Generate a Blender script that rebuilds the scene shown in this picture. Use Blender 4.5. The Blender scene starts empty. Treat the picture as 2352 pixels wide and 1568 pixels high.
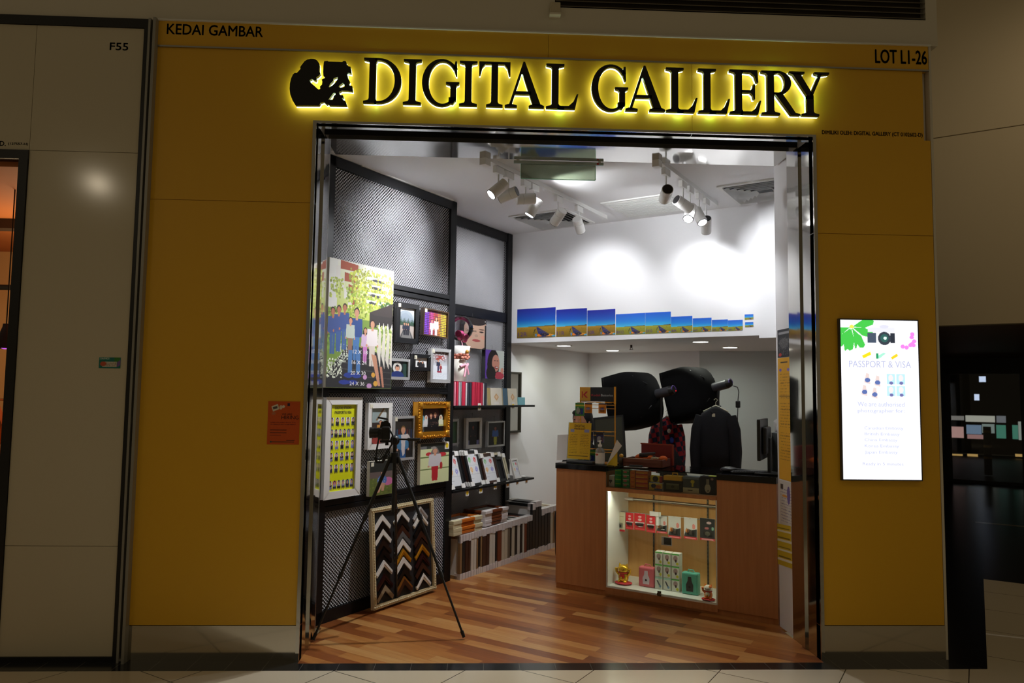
import bpy, math, random
import numpy as np
from mathutils import Vector, Matrix
from mathutils.geometry import tessellate_polygon
random.seed(7)
SC = bpy.context.scene
COL = SC.collection
PI = math.pi
R = math.radians

# ------------------------------------------------------------------ camera, world, exposure
F0, CX, CD, CZ = 1689.88, -0.0444, 4.571, 1.6
YAW, PIT, ROL, TH = R(2.405), R(4.1735), R(0.7527), R(34.66)
_f = Vector((math.sin(YAW)*math.cos(PIT), math.cos(YAW)*math.cos(PIT), math.sin(PIT)))
_r0 = Vector((math.cos(YAW), -math.sin(YAW), 0)); _u0 = _r0.cross(_f)
_r = _r0*math.cos(ROL) + _u0*math.sin(ROL); _u = _u0*math.cos(ROL) - _r0*math.sin(ROL)
CAMP = Vector((CX, -CD, CZ))
cd = bpy.data.cameras.new('camera'); cam = bpy.data.objects.new('camera', cd); COL.objects.link(cam)
cd.sensor_width = 36; cd.lens = 36*F0/2352; cd.clip_start = .05; cd.clip_end = 200
cam.matrix_world = Matrix(((_r.x, _u.x, -_f.x, CAMP.x), (_r.y, _u.y, -_f.y, CAMP.y), (_r.z, _u.z, -_f.z, CAMP.z), (0, 0, 0, 1)))
cd.dof.use_dof = True; cd.dof.focus_distance = 5.1; cd.dof.aperture_fstop = 2.8
SC.camera = cam
W = bpy.data.worlds.new('world'); SC.world = W; W.use_nodes = True
bg = W.node_tree.nodes['Background']; bg.inputs[0].default_value = (1, .78, .46, 1); bg.inputs[1].default_value = .092
SC.view_settings.view_transform = 'Standard'; SC.view_settings.look = 'None'
SC.view_settings.exposure = 0; SC.view_settings.gamma = 1; SC.view_settings.use_curve_mapping = False

def light(name, kind, loc, energy, color=(1, 1, 1), direction=None, **kw):
    d = bpy.data.lights.new(name, kind); d.energy = energy; d.color = color
    for k, v in kw.items(): setattr(d, k, v)
    o = bpy.data.objects.new(name, d); COL.objects.link(o); o.location = loc
    if direction is not None: o.rotation_euler = Vector(direction).to_track_quat('-Z', 'Y').to_euler()
    return o
# mall ceiling downlights over the walkway, out of frame above
for i, (x, y) in enumerate(((-2.2, -3.2), (0.5, -3.0), (3.2, -2.8))):
    light('mall_overhead_spot', 'SPOT', (x, y, 5.2), 22, (1, .80, .52), (0, .05, -1), spot_size=R(120), spot_blend=.9, shadow_soft_size=.08)

light('passage_downlight', 'SPOT', (6.4, 0.6, 6.0), 60, (1, .80, .55), (-.0, .5, -.6), spot_size=R(120), spot_blend=.9, shadow_soft_size=.1)

light('mall_overhead_spot', 'SPOT', (.5, -1.6, 5.2), 330, (1, .88, .70), (0, 0, -1), spot_size=R(46), spot_blend=1, shadow_soft_size=.06)  # added spot, stands in for shop light reflected off the walkway tiles
light('mall_overhead_spot', 'SPOT', (-6.8, -8.4, 5.2), 32, (1, .84, .6), (.3, .5, -1), spot_size=R(150), spot_blend=.9, shadow_soft_size=.09)
# ------------------------------------------------------------------ geometry helpers
A = Vector((math.sin(TH), math.cos(TH), 0)); B = Vector((math.cos(TH), -math.sin(TH), 0)); UP = Vector((0, 0, 1))
RZI = -TH            # local X along the counter (B), local Y into the shop (A)
RZW = PI/2 - TH      # local X along the side wall (A), local Y into the wall (-B)
def I(u, v, z=0): return A*u + B*v + UP*z
def hit(px, py, n, d):
    w = _f + _r*((px-1176)/F0) - _u*((py-784)/F0)
    return CAMP + w*((d - n.dot(CAMP))/n.dot(w))
def FY(px, py, y=0): return hit(px, py, Vector((0, 1, 0)), y)
def FV(px, py, v): p = hit(px, py, B, v); return (p.dot(A), v, p.z)
def FU(px, py, u): p = hit(px, py, A, u); return (u, p.dot(B), p.z)
def FZ(px, py, z=0): return hit(px, py, UP, z)

def lin(c):
    return tuple((x/255/12.92 if x/255 <= .04045 else ((x/255+.055)/1.055)**2.4) for x in c[:3])
MATS = {}
def mat(name, c=(200, 200, 200), rough=.5, metal=0, emit=0, spec=.5, bump=None, trans=0, ecol=None):
    if name in MATS: return MATS[name]
    m = bpy.data.materials.new(name); m.use_nodes = True; nt = m.node_tree; b = nt.nodes['Principled BSDF']
    b.inputs['Base Color'].default_value = lin(c)+(1,); b.inputs['Roughness'].default_value = rough
    b.inputs['Metallic'].default_value = metal; b.inputs['Specular IOR Level'].default_value = spec
    b.inputs['Transmission Weight'].default_value = trans
    if emit:
        b.inputs['Emission Color'].default_value = lin(ecol or c)+(1,); b.inputs['Emission Strength'].default_value = emit
    if bump:
        t = nt.nodes.new('ShaderNodeTexNoise'); t.inputs['Scale'].default_value = bump[0]; t.inputs['Detail'].default_value = 4
        tc = nt.nodes.new('ShaderNodeTexCoord'); nt.links.new(tc.outputs['Object'], t.inputs['Vector'])
        bp = nt.nodes.new('ShaderNodeBump'); bp.inputs['Strength'].default_value = bump[1]; bp.inputs['Distance'].default_value = .002
        nt.links.new(t.outputs['Fac'], bp.inputs['Height']); nt.links.new(bp.outputs['Normal'], b.inputs['Normal'])
    MATS[name] = m; return m
def glass(name, tint=(235, 245, 240), rough=.02, ior=1.45):
    if name in MATS: return MATS[name]
    m = bpy.data.materials.new(name); m.use_nodes = True; nt = m.node_tree; nt.nodes.clear()
    o = nt.nodes.new('ShaderNodeOutputMaterial'); mx = nt.nodes.new('ShaderNodeMixShader'); fr = nt.nodes.new('ShaderNodeFresnel')
    t = nt.nodes.new('ShaderNodeBsdfTransparent'); g = nt.nodes.new('ShaderNodeBsdfGlossy')
    t.inputs[0].default_value = lin(tint)+(1,); g.inputs['Roughness'].default_value = rough; fr.inputs[0].default_value = ior
    nt.links.new(fr.outputs[0], mx.inputs[0]); nt.links.new(t.outputs[0], mx.inputs[1]); nt.links.new(g.outputs[0], mx.inputs[2]); nt.links.new(mx.outputs[0], o.inputs[0])
    MATS[name] = m; return m
def attr_mat(name, rough=.45, emit=0):
    if name in MATS: return MATS[name]
    m = bpy.data.materials.new(name); m.use_nodes = True; nt = m.node_tree; b = nt.nodes['Principled BSDF']
    a = nt.nodes.new('ShaderNodeAttribute'); a.attribute_name = 'Col'
    nt.links.new(a.outputs['Color'], b.inputs['Base Color']); b.inputs['Roughness'].default_value = rough
    if emit:
        nt.links.new(a.outputs['Color'], b.inputs['Emission Color']); b.inputs['Emission Strength'].default_value = emit
        b.inputs['Base Color'].default_value = (0, 0, 0, 1); nt.links.remove(b.inputs['Base Color'].links[0])
    MATS[name] = m; return m
def nd(nt, typ, **kw):
    n = nt.nodes.new(typ)
    for k, v in kw.items():
        if k.startswith('i_'): n.inputs[int(k[2:])].default_value = v
        else: setattr(n, k, v)
    return n

class MB:
    def __init__(s): s.v = []; s.f = []; s.mi = []; s.m = 0; s.sm = []; s.smooth = False
    def add(s, vs, fs, smooth=None):
        o = len(s.v); s.v += [tuple(p) for p in vs]
        for f in fs: s.f.append(tuple(i+o for i in f)); s.mi.append(s.m); s.sm.append(s.smooth if smooth is None else smooth)
        return s
    def box(s, x0, x1, y0, y1, z0, z1):
        vs = [(x, y, z) for z in (z0, z1) for y in (y0, y1) for x in (x0, x1)]
        return s.add(vs, [(0, 2, 3, 1), (4, 5, 7, 6), (0, 1, 5, 4), (2, 6, 7, 3), (0, 4, 6, 2), (1, 3, 7, 5)])
    def obox(s, c, ax, ay, az):   # oriented box, half-axis vectors
        c = Vector(c); vs = [c+ax*i+ay*j+az*k for k in (-1, 1) for j in (-1, 1) for i in (-1, 1)]
        return s.add(vs, [(0, 2, 3, 1), (4, 5, 7, 6), (0, 1, 5, 4), (2, 6, 7, 3), (0, 4, 6, 2), (1, 3, 7, 5)])
    def path(s, pts, rad, n=10, caps=True, smooth=True):
        pts = [Vector(p) for p in pts]; rad = rad if isinstance(rad, (list, tuple)) else [rad]*len(pts)
        vs = []; prev = None
        for i, p in enumerate(pts):
            d = (pts[min(i+1, len(pts)-1)] - pts[max(i-1, 0)]).normalized()
            if prev is None:
                a = d.orthogonal().normalized()
            else:
                a = (prev - d*prev.dot(d)).normalized()
            prev = a; b = d.cross(a)
            for k in range(n):
                t = 2*PI*k/n; vs.append(p + (a*math.cos(t)+b*math.sin(t))*rad[i])
        fs = [(i*n+k, i*n+(k+1) % n, (i+1)*n+(k+1) % n, (i+1)*n+k) for i in range(len(pts)-1) for k in range(n)]
        s.add(vs, fs, smooth)
        if caps:
            s.add(vs[:n][::-1], [tuple(range(n))], False); s.add(vs[-n:], [tuple(range(n))], False)
        return s
    def cyl(s, p0, p1, r0, r1=None, n=20, caps=True): return s.path([p0, p1], [r0, r0 if r1 is None else r1], n, caps)
    def lathe(s, prof, c=(0, 0, 0), n=24):
        vs = [(c[0]+r*math.cos(2*PI*k/n), c[1]+r*math.sin(2*PI*k/n), c[2]+z) for r, z in prof for k in range(n)]
        fs = [(i*n+k, i*n+(k+1) % n, (i+1)*n+(k+1) % n, (i+1)*n+k) for i in range(len(prof)-1) for k in range(n)]
        return s.add(vs, fs, True)
    def ell(s, c, r, n=16, m=10):
        prof = [(math.sin(PI*i/m), -math.cos(PI*i/m)) for i in range(m+1)]
        vs = [(c[0]+r[0]*q*math.cos(2*PI*k/n), c[1]+r[1]*q*math.sin(2*PI*k/n), c[2]+r[2]*z) for q, z in prof for k in range(n)]
        fs = [(i*n+k, i*n+(k+1) % n, (i+1)*n+(k+1) % n, (i+1)*n+k) for i in range(m) for k in range(n)]
        return s.add(vs, fs, True)
    def prism(s, outer, y0, y1, holes=()):   # outline in XZ extruded along Y
        loops = [list(outer)]+[list(h) for h in holes]
        tris = tessellate_polygon([[Vector((p[0], p[1], 0)) for p in l] for l in loops])
        fl = [p for l in loops for p in l]; n = len(fl)
        vs = [(p[0], y0, p[1]) for p in fl]+[(p[0], y1, p[1]) for p in fl]
        fs = []
        for t in tris:
            a, b, c = (fl[i] for i in t)
            cr = (b[0]-a[0])*(c[1]-a[1])-(b[1]-a[1])*(c[0]-a[0])
            t = t if cr > 0 else t[::-1]
            fs += [tuple(t), tuple(i+n for i in t[::-1])]
        o = 0
        for l in loops:
            k = len(l)
            ar = sum(l[i][0]*l[(i+1) % k][1]-l[(i+1) % k][0]*l[i][1] for i in range(k))
            flip = (ar > 0) == (o > 0)
            for i in range(k):
                j = (i+1) % k; q = (o+i, o+i+n, o+j+n, o+j)
                fs.append(q if flip else q[::-1])
            o += k
        return s.add(vs, fs, False)

def finish(o, parent=None, label=None, cat=None, group=None, kind=None):
    COL.objects.link(o)
    if parent is not None: o.parent = parent
    if label: o['label'] = label
    if cat: o['category'] = cat
    if group: o['group'] = group
    if kind: o['kind'] = kind
    return o
def O(name, mb, mats, parent=None, label=None, cat=None, group=None, kind=None, bevel=0, loc=None, rz=0):
    me = bpy.data.meshes.new(name); me.from_pydata(mb.v, [], mb.f)
    for m in (mats if isinstance(mats, (list, tuple)) else [mats]): me.materials.append(m)
    me.polygons.foreach_set('material_index', mb.mi); me.polygons.foreach_set('use_smooth', mb.sm); me.update()
    o = bpy.data.objects.new(name, me)
    if loc is not None: o.location = loc; o.rotation_euler = (0, 0, rz)
    if bevel:
        b = o.modifiers.new('bevel', 'BEVEL'); b.width = bevel; b.segments = 2; b.limit_method = 'ANGLE'
    return finish(o, parent, label, cat, group, kind)
def T(name, label, cat, loc=(0, 0, 0), rz=0, group=None, rot=None):
    o = bpy.data.objects.new(name, None); o.empty_display_size = .1; o.location = loc; o.rotation_euler = rot or (0, 0, rz)
    return finish(o, None, label, cat, group)
def S(name, mb, mats, **kw): return O(name, mb, mats, kind='structure', **kw)
def dup(root, loc, label=None, group=None, rot=None):
    r = root.copy(); COL.objects.link(r); r.location = loc
    if rot is not None: r.rotation_euler = rot
    if label: r['label'] = label
    if group: r['group'] = group
    for ch in root.children:
        c = ch.copy(); COL.objects.link(c); c.parent = r
        for g in ch.children:
            d = g.copy(); COL.objects.link(d); d.parent = c
    return r
def text(body, w, h, x, z, y, m, name='lettering', parent=None, thick=.0006, align='L', fat=0, **kw):
    """lettering in the XZ plane facing -Y, fitted to width w / height h, lower-left at x, z"""
    cu = bpy.data.curves.new('t', 'FONT'); cu.body = body; cu.extrude = 0; cu.resolution_u = 3
    to = bpy.data.objects.new('t', cu); COL.objects.link(to)
    dg = bpy.context.evaluated_depsgraph_get(); me = bpy.data.meshes.new_from_object(to.evaluated_get(dg))
    n = len(me.vertices); co = np.zeros(n*3); me.vertices.foreach_get('co', co); co = co.reshape(-1, 3)
    lo, hi = co.min(0), co.max(0); sx = (w/(hi[0]-lo[0])) if w else h/(hi[1]-lo[1]); sz = h/(hi[1]-lo[1]) if h else sx
    X = (co[:, 0]-lo[0])*sx; Z = (co[:, 1]-lo[1])*sz
    if align == 'C': X -= X.max()/2
    vs = [(x+X[i], y, z+Z[i]) for i in range(n)]; fs = [tuple(p.vertices) for p in me.polygons]
    if fat: nf = len(fs); vs = [(a+dx, b, c+dz) for dx, dz in ((-fat, 0), (fat, 0), (0, fat), (0, -fat)) for a, b, c in vs]; fs = [tuple(i+n*k for i in f) for k in range(4) for f in fs]
    bpy.data.objects.remove(to); bpy.data.curves.remove(cu); bpy.data.meshes.remove(me)
    mb = MB(); mb.add(vs, fs); mb.add([(a, b+thick, c) for a, b, c in vs], [f[::-1] for f in fs])
    return O(name, mb, m, parent, **kw)

# ---- painted prints: colours on the vertices of a fine grid
class Pic:
    def __init__(s, nx, ny, bg=(128, 128, 128), a=None, seed=1):
        s.nx, s.ny = nx, ny; s.c = np.zeros((ny, nx, 3)); s.c[:] = bg; s.a = a or nx/ny; s.rng = np.random.default_rng(seed)
        s.X, s.Y = np.meshgrid(np.linspace(0, 1, nx), np.linspace(0, 1, ny))
    def put(s, m, c): s.c[m] = c; return s
    def rect(s, x0, y0, x1, y1, c): return s.put((s.X >= x0) & (s.X <= x1) & (s.Y >= y0) & (s.Y <= y1), c)
    def ell(s, x, y, rx, ry, c): return s.put(((s.X-x)/rx)**2+((s.Y-y)/ry)**2 <= 1, c)
    def circ(s, x, y, r, c): return s.ell(x, y, r/s.a if s.a > 0 else r, r, c)
    def grad(s, y0, y1, c0, c1):
        m = (s.Y >= y0) & (s.Y <= y1); t = ((s.Y-y0)/(y1-y0))[..., None]
        s.c = np.where(m[..., None], np.array(c0)*(1-t)+np.array(c1)*t, s.c); return s
    def poly(s, pts, c):
        m = np.zeros_like(s.X, bool); n = len(pts)
        for i in range(n):
            x1, y1 = pts[i]; x2, y2 = pts[(i+1) % n]
            if y1 == y2: continue
            cr = ((s.Y > min(y1, y2)) & (s.Y <= max(y1, y2)) & (s.X < (s.Y-y1)*(x2-x1)/(y2-y1)+x1)); m ^= cr
        return s.put(m, c)
    def speck(s, x0, y0, x1, y1, c, dens):
        m = (s.X >= x0) & (s.X <= x1) & (s.Y >= y0) & (s.Y <= y1) & (s.rng.random(s.X.shape) < dens); return s.put(m, c)
    def blob(s, x0, y0, x1, y1, c, n, r):
        for _ in range(n):
            k = s.rng.uniform(.5, 1); cc = np.clip(np.array(c)*s.rng.uniform(.75, 1.2), 0, 255)
            s.ell(s.rng.uniform(x0, x1), s.rng.uniform(y0, y1), r*k/s.a, r*k, cc)
        return s
    def man(s, x, y, h, top=(60, 80, 140), bot=(60, 70, 110), hair=(35, 25, 20), skin=(205, 150, 120), long=False, w=1, veil=None):
        a = s.a; q = h/a*w
        if long: s.ell(x, y+.84*h, .105*q, .14*h, hair)
        s.poly([(x-.09*q, y+.5*h), (x-.07*q, y), (x-.005*q, y), (x, y+.42*h), (x+.005*q, y), (x+.07*q, y), (x+.09*q, y+.5*h)], bot)
        s.poly([(x-.15*q, y+.8*h), (x-.17*q, y+.45*h), (x-.11*q, y+.45*h), (x-.10*q, y+.44*h), (x+.10*q, y+.44*h), (x+.11*q, y+.45*h), (x+.17*q, y+.45*h), (x+.15*q, y+.8*h)], top)
        s.rect(x-.03*q, y+.76*h, x+.03*q, y+.84*h, skin)
        s.ell(x, y+.925*h, .075*q, .085*h, hair); s.ell(x, y+.90*h, .06*q, .078*h, skin)
        if veil: s.ell(x, y+.87*h, .095*q, .13*h, veil); s.poly([(x-.09*q, y+.85*h), (x-.15*q, y+.62*h), (x+.15*q, y+.62*h), (x+.09*q, y+.85*h)], veil); s.ell(x, y+.90*h, .05*q, .065*h, skin)
        s.ell(x-.16*q, y+.44*h, .025*q, .03*h, skin); s.ell(x+.16*q, y+.44*h, .025*q, .03*h, skin)
        return s
    def face(s, x, y, r, skin=(225, 180, 155), hair=(40, 30, 28)):
        a = s.a; s.ell(x, y+.15*r, .95*r/a, 1.15*r, hair); s.ell(x, y-.05*r, .78*r/a, 1.0*r, skin)
        s.ell(x, y+.85*r, .6*r/a, .35*r, hair)
        for d in (-1, 1):
            s.ell(x+d*.30*r/a, y+.12*r, .13*r/a, .05*r, (50, 30, 28)); s.ell(x+d*.30*r/a, y+.28*r, .17*r/a, .035*r, (90, 60, 50))
            s.ell(x+d*.42*r/a, y-.22*r, .16*r/a, .13*r, tuple(min(255, int(q*w)) for q, w in zip(skin, (1.05, .93, .93))))
        s.ell(x, y-.15*r, .10*r/a, .10*r, tuple(int(q*.9) for q in skin)); s.ell(x, y-.45*r, .24*r/a, .08*r, (185, 85, 85)); return s
    def mesh(s, name, x0, x1, z0, z1, y, m, parent=None, **kw):
        nx, ny = s.nx, s.ny
        P = np.stack([x0+(x1-x0)*s.X, np.full_like(s.X, y), z0+(z1-z0)*s.Y], -1).reshape(-1, 3)
        i = (np.arange(ny-1)[:, None]*nx+np.arange(nx-1)[None]).ravel()
        Fc = np.stack([i, i+1, i+nx+1, i+nx], -1)
        me = bpy.data.meshes.new(name); me.vertices.add(len(P)); me.vertices.foreach_set('co', P.ravel())
        me.loops.add(len(Fc)*4); me.loops.foreach_set('vertex_index', Fc.ravel().astype(np.int32))
        me.polygons.add(len(Fc)); me.polygons.foreach_set('loop_start', (np.arange(len(Fc))*4).astype(np.int32))
        at = me.color_attributes.new('Col', 'FLOAT_COLOR', 'POINT')
        c = s.c.reshape(-1, 3)/255; c = np.where(c <= .04045, c/12.92, ((c+.055)/1.055)**2.4)
        at.data.foreach_set('color', np.concatenate([c, np.ones((len(c), 1))], 1).ravel().astype(np.float32))
        me.materials.append(m); me.update(); me.validate()
        return finish(bpy.data.objects.new(name, me), parent, **kw)

# ------------------------------------------------------------------ materials
steel = mat('polished_steel', (190, 188, 182), .07, 1)
brushed = mat('brushed_steel', (170, 168, 162), .28, 1)
white = mat('white_paint', (232, 232, 234), .6, bump=(60, .1))
ceilw = mat('ceiling_paint', (230, 230, 230), .55)
black = mat('black_metal', (13, 13, 16), .42, spec=.3)
blackm = mat('matt_black', (14, 14, 15), .7)
blackp = mat('black_plastic', (20, 20, 22), .38)
granite = mat('black_granite', (18, 18, 20), .08)
mesh_m = mat('expanded_metal', (226, 226, 230), .42, .55)
prnt = attr_mat('photo_print', .4); prntm = attr_mat('matte_print', .7); scrn = attr_mat('screen_print', .3, 1.25)
wfr = mat('white_frame', (228, 226, 222), .35); wlam = mat('lamp_white', (225, 225, 222), .4); card = mat('white_card', (232, 230, 226), .7)
yellow_tag = mat('yellow_label', (238, 205, 30), .6)
gold = mat('gold_leaf', (215, 150, 40), .32, .75); silver = mat('silver_frame', (205, 205, 205), .3, .55)
clear = glass('clear_glass'); greeng = glass('green_glass', (190, 225, 205)); inkb = mat('black_ink', (15, 14, 14), .6)
# ------------------------------------------------------------------ procedural surface materials
def wood_floor():
    m = bpy.data.materials.new('plank_floor'); m.use_nodes = True; nt = m.node_tree; b = nt.nodes['Principled BSDF']; L = nt.links
    tc = nd(nt, 'ShaderNodeTexCoord')
    br = nd(nt, 'ShaderNodeTexBrick', offset=.37, offset_frequency=2, squash=1)
    br.inputs['Color1'].default_value = (0, 0, 0, 1); br.inputs['Color2'].default_value = (1, 1, 1, 1); br.inputs['Mortar'].default_value = (.25, .25, .25, 1)
    br.inputs['Scale'].default_value = 1; br.inputs['Mortar Size'].default_value = .0012; br.inputs['Brick Width'].default_value = .78; br.inputs['Row Height'].default_value = .088; br.inputs['Bias'].default_value = 0
    L.new(tc.outputs['Object'], br.inputs['Vector'])
    mp = nd(nt, 'ShaderNodeMapping'); mp.inputs['Scale'].default_value = (1.6, 16, 1); L.new(tc.outputs['Object'], mp.inputs['Vector'])
    no = nd(nt, 'ShaderNodeTexNoise'); no.inputs['Scale'].default_value = 2.2; no.inputs['Detail'].default_value = 6; L.new(mp.outputs[0], no.inputs['Vector'])
    mx = nd(nt, 'ShaderNodeMix', data_type='FLOAT'); mx.inputs[0].default_value = .42
    L.new(br.outputs['Color'], mx.inputs[2]); L.new(no.outputs['Fac'], mx.inputs[3])
    cr = nd(nt, 'ShaderNodeValToRGB'); e = cr.color_ramp.elements
    e[0].position = .12; e[0].color = lin((104, 56, 28))+(1,); e[1].position = .86; e[1].color = lin((196, 150, 92))+(1,)
    k = e.new(.36); k.color = lin((142, 80, 36))+(1,); k = e.new(.6); k.color = lin((178, 118, 60))+(1,)
    L.new(mx.outputs[0], cr.inputs[0]); L.new(cr.outputs[0], b.inputs['Base Color']); b.inputs['Roughness'].default_value = .3
    return m
def lam_wood(name, c0, c1, sc=(1, 1, .06)):
    m = bpy.data.materials.new(name); m.use_nodes = True; nt = m.node_tree; b = nt.nodes['Principled BSDF']; L = nt.links
    tc = nd(nt, 'ShaderNodeTexCoord'); mp = nd(nt, 'ShaderNodeMapping'); mp.inputs['Scale'].default_value = sc; L.new(tc.outputs['Object'], mp.inputs['Vector'])
    no = nd(nt, 'ShaderNodeTexNoise'); no.inputs['Scale'].default_value = 34; no.inputs['Detail'].default_value = 5; L.new(mp.outputs[0], no.inputs['Vector'])
    cr = nd(nt, 'ShaderNodeValToRGB'); e = cr.color_ramp.elements; e[0].position = .3; e[0].color = lin(c0)+(1,); e[1].position = .7; e[1].color = lin(c1)+(1,)
    L.new(no.outputs['Fac'], cr.inputs[0]); L.new(cr.outputs[0], b.inputs['Base Color']); b.inputs['Roughness'].default_value = .45; return m
def tiles(name, c, cm, w, h, rough, mort=.003, var=.06):
    m = bpy.data.materials.new(name); m.use_nodes = True; nt = m.node_tree; b = nt.nodes['Principled BSDF']; L = nt.links
    tc = nd(nt, 'ShaderNodeTexCoord'); br = nd(nt, 'ShaderNodeTexBrick', offset=0)
    br.inputs['Color1'].default_value = tuple(x*(1-var) for x in lin(c))+(1,); br.inputs['Color2'].default_value = lin(c)+(1,); br.inputs['Mortar'].default_value = lin(cm)+(1,)
    br.inputs['Scale'].default_value = 1; br.inputs['Mortar Size'].default_value = mort; br.inputs['Brick Width'].default_value = w; br.inputs['Row Height'].default_value = h
    L.new(tc.outputs['Object'], br.inputs['Vector']); L.new(br.outputs['Color'], b.inputs['Base Color']); b.inputs['Roughness'].default_value = rough; return m
floor_w = wood_floor()
lam = lam_wood('oak_laminate', (172, 112, 64), (188, 126, 74)); lam_back = lam_wood('pale_oak_laminate', (222, 168, 98), (230, 180, 112))
tile_l = tiles('mall_tile', (208, 196, 172), (70, 62, 50), .62, .62, .16)
tile_d = tiles('granite_strip', (30, 31, 32), (96, 94, 88), .213, 3, .18, .0015)
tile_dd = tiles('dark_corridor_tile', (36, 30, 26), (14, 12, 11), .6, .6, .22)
yel = mat('yellow_cladding', (226, 174, 36), .42); beige = mat('beige_wall', (204, 190, 160), .5, bump=(8, .05)); cream = mat('cream_panel', (205, 196, 172), .12)
fasc = mat('fascia_paint', (212, 206, 190), .45)

# ------------------------------------------------------------------ the setting
def xz(mb, x0, x1, z0, z1, y0=0, y1=.08): return mb.box(x0, x1, y0, y1, z0, z1)
XL, XR = -1.10, 2.075
mb = MB()
for (x0, x1, z0, z1) in ((-2.105, XL, .21, 2.78), (-2.105, XL, 2.783, 3.29), (XR, 2.862, .21, 2.66), (XR, 2.862, 2.663, 3.29),
                         (-2.105, XL, 3.29, 3.752), (XL, 1.29, 3.29, 3.752), (1.292, 2.82, 3.29, 3.752)):
    xz(mb, x0, x1, z0, z1, 0, .05)
mb.box(-2.105, .355, -.004, .05, 3.762, 3.922).box(.357, 2.86, -.004, .05, 3.762, 3.922)
S('wall_front', mb, yel)
mb = MB().box(-2.105, XL-.004, .05, .42, 0, 4.1).box(XR+.004, 2.862, .05, .40, 0, 4.1).box(XR+.06, 2.862, .40, .62, 0, 4.1).box(XL, XR, .05, .085, 3.30, 4.1).box(XL, XR, .60, .64, 3.33, 4.1)
S('wall_pier', mb, white)
mb = MB().box(-2.105, XL, -.002, .05, 0, .206).box(XR, 2.866, -.002, .05, 0, .206)
S('trim_1', mb, mat('kick_plate_steel', (196, 190, 176), .10, 1))
mb = MB().box(-2.105, 2.86, -.012, 0, 3.752, 3.762)
S('trim_2', mb, brushed)
mb = MB().box(XL-.022, XL, -.012, .40, 0, 3.29).box(XL, XL+.012, .19, .235, 0, 3.29)    # left mirrored jamb with guide rail
mb.box(XR, XR+.022, -.012, .40, 0, 3.29).box(XR-.012, XR, .19, .235, 0, 3.29)
mb.box(XL-.022, XR+.022, -.012, 0, 3.29, 3.305)
S('trim_3', mb, steel)
mb = MB().box(XL, XR, 0, .09, 3.29, 3.30).box(XL, XR, .225, .30, 3.272, 3.30).box(XL, XR, .30, .60, 3.29, 3.30)
S('trim_4', mb, mat('polished_soffit', (205, 203, 198), .09, .9))
S('trim_5', MB().box(XL, XR, .09, .225, 3.36, 3.37).box(XL, XR, .088, .091, 3.30, 3.36).box(XL, XR, .222, .226, 3.30, 3.36), blackm)
S('trim_6', MB().box(XR+.02, XR+.06, .40, .67, 0, 3.316), white)   # white board behind the right jamb
S('trim_12', MB().box(XL-.03, XL-.002, .40, .44, 0, 3.316), brushed)
# fascia and louvre above the shop
S('wall_upper', MB().box(-6, 2.93, .0, .1, 3.930, 4.103), fasc)
S('wall_upper_left', MB().box(-6, .397, .0, .1, 4.103, 4.6), fasc)
S('wall_side_return', MB().box(2.866, 2.882, -.0, .6, 0, 3.93).box(2.853, 2.93, .0, .6, 4.103, 4.6), fasc)
mb = MB().box(-2.105, 2.875, -.018, 0, 3.922, 3.930); S('trim_7', mb, wlam)
mb = MB().box(.40, 2.85, .05, .06, 4.1, 4.62)
for k in range(14): z = 4.108+k*.036; mb.add([(.40, -.004, z), (2.85, -.004, z), (2.85, .045, z+.022), (.40, .045, z+.022), (.40, -.004, z+.006), (2.85, -.004, z+.006), (2.85, .045, z+.028), (.40, .045, z+.028)], [(0, 1, 2, 3), (7, 6, 5, 4), (0, 4, 5, 1), (3, 2, 6, 7)])
O('air_louvre', mb, mat('louvre_grey', (96, 88, 74), .5), label='dark horizontal louvre grille above the yellow shop fascia', cat='vent')
# side face of the shop towards the passage
def rot_poly(name, pts, z, m, thick=.02, **kw):
    c, s = math.cos(TH), math.sin(TH)
    P = [(x*c-y*s, x*s+y*c) for x, y in pts]; n = len(P)
    ar = sum(P[i][0]*P[(i+1) % n][1]-P[(i+1) % n][0]*P[i][1] for i in range(n))
    if ar < 0: P = P[::-1]
    mb = MB(); mb.add([(x, y, 0) for x, y in P]+[(x, y, -thick) for x, y in P], [tuple(range(n)), tuple(range(2*n-1, n-1, -1))]+[(i, i+n, (i+1) % n+n, (i+1) % n) for i in range(n)])
    return S(name, mb, m, loc=(0, 0, z), rz=-TH, **kw)
def xy(p): return (p[0], p[1])
rot_poly('floor_1', [(XL, -.04), (XR, -.04), (XR, .6), (3.08, .6), xy(I(5.1, 2.14)), xy(I(5.1, -2.2)), xy(I(.2, -2.2)), (XL, .62)], 0, floor_w)
S('floor_2', MB().box(-6, 3.02, -.155, -.04, -.02, 0).box(-6, XL, -.04, .01, -.02, 0).box(XR, 3.02, -.04, .01, -.02, 0), tile_d)
rot_poly('floor_3', [(-6, -.155), (3.02, -.155), xy(I(4.24, 2.57)), xy(I(4.24, 9)), (12, -8), (-6, -8)], 0, tile_l)
rot_poly('floor_4', [(2.86, -.04), (3.02, -.155), xy(I(4.24, 2.57)), xy(I(13.4, 2.57)), xy(I(13.4, 1.9)), xy(I(5.1, 2.14)), xy(I(2.32, 2.14))], .0005, mat('granite_border', (10, 10, 11), .22))
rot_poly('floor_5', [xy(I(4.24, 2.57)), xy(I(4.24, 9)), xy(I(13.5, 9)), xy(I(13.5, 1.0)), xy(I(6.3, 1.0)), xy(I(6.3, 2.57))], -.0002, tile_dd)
rot_poly('floor_6', [xy(I(7.85, 2.5)), xy(I(7.95, 2.5)), xy(I(7.95, 3.55)), xy(I(7.85, 3.55))], .0015, tile_l, thick=.001)
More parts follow.
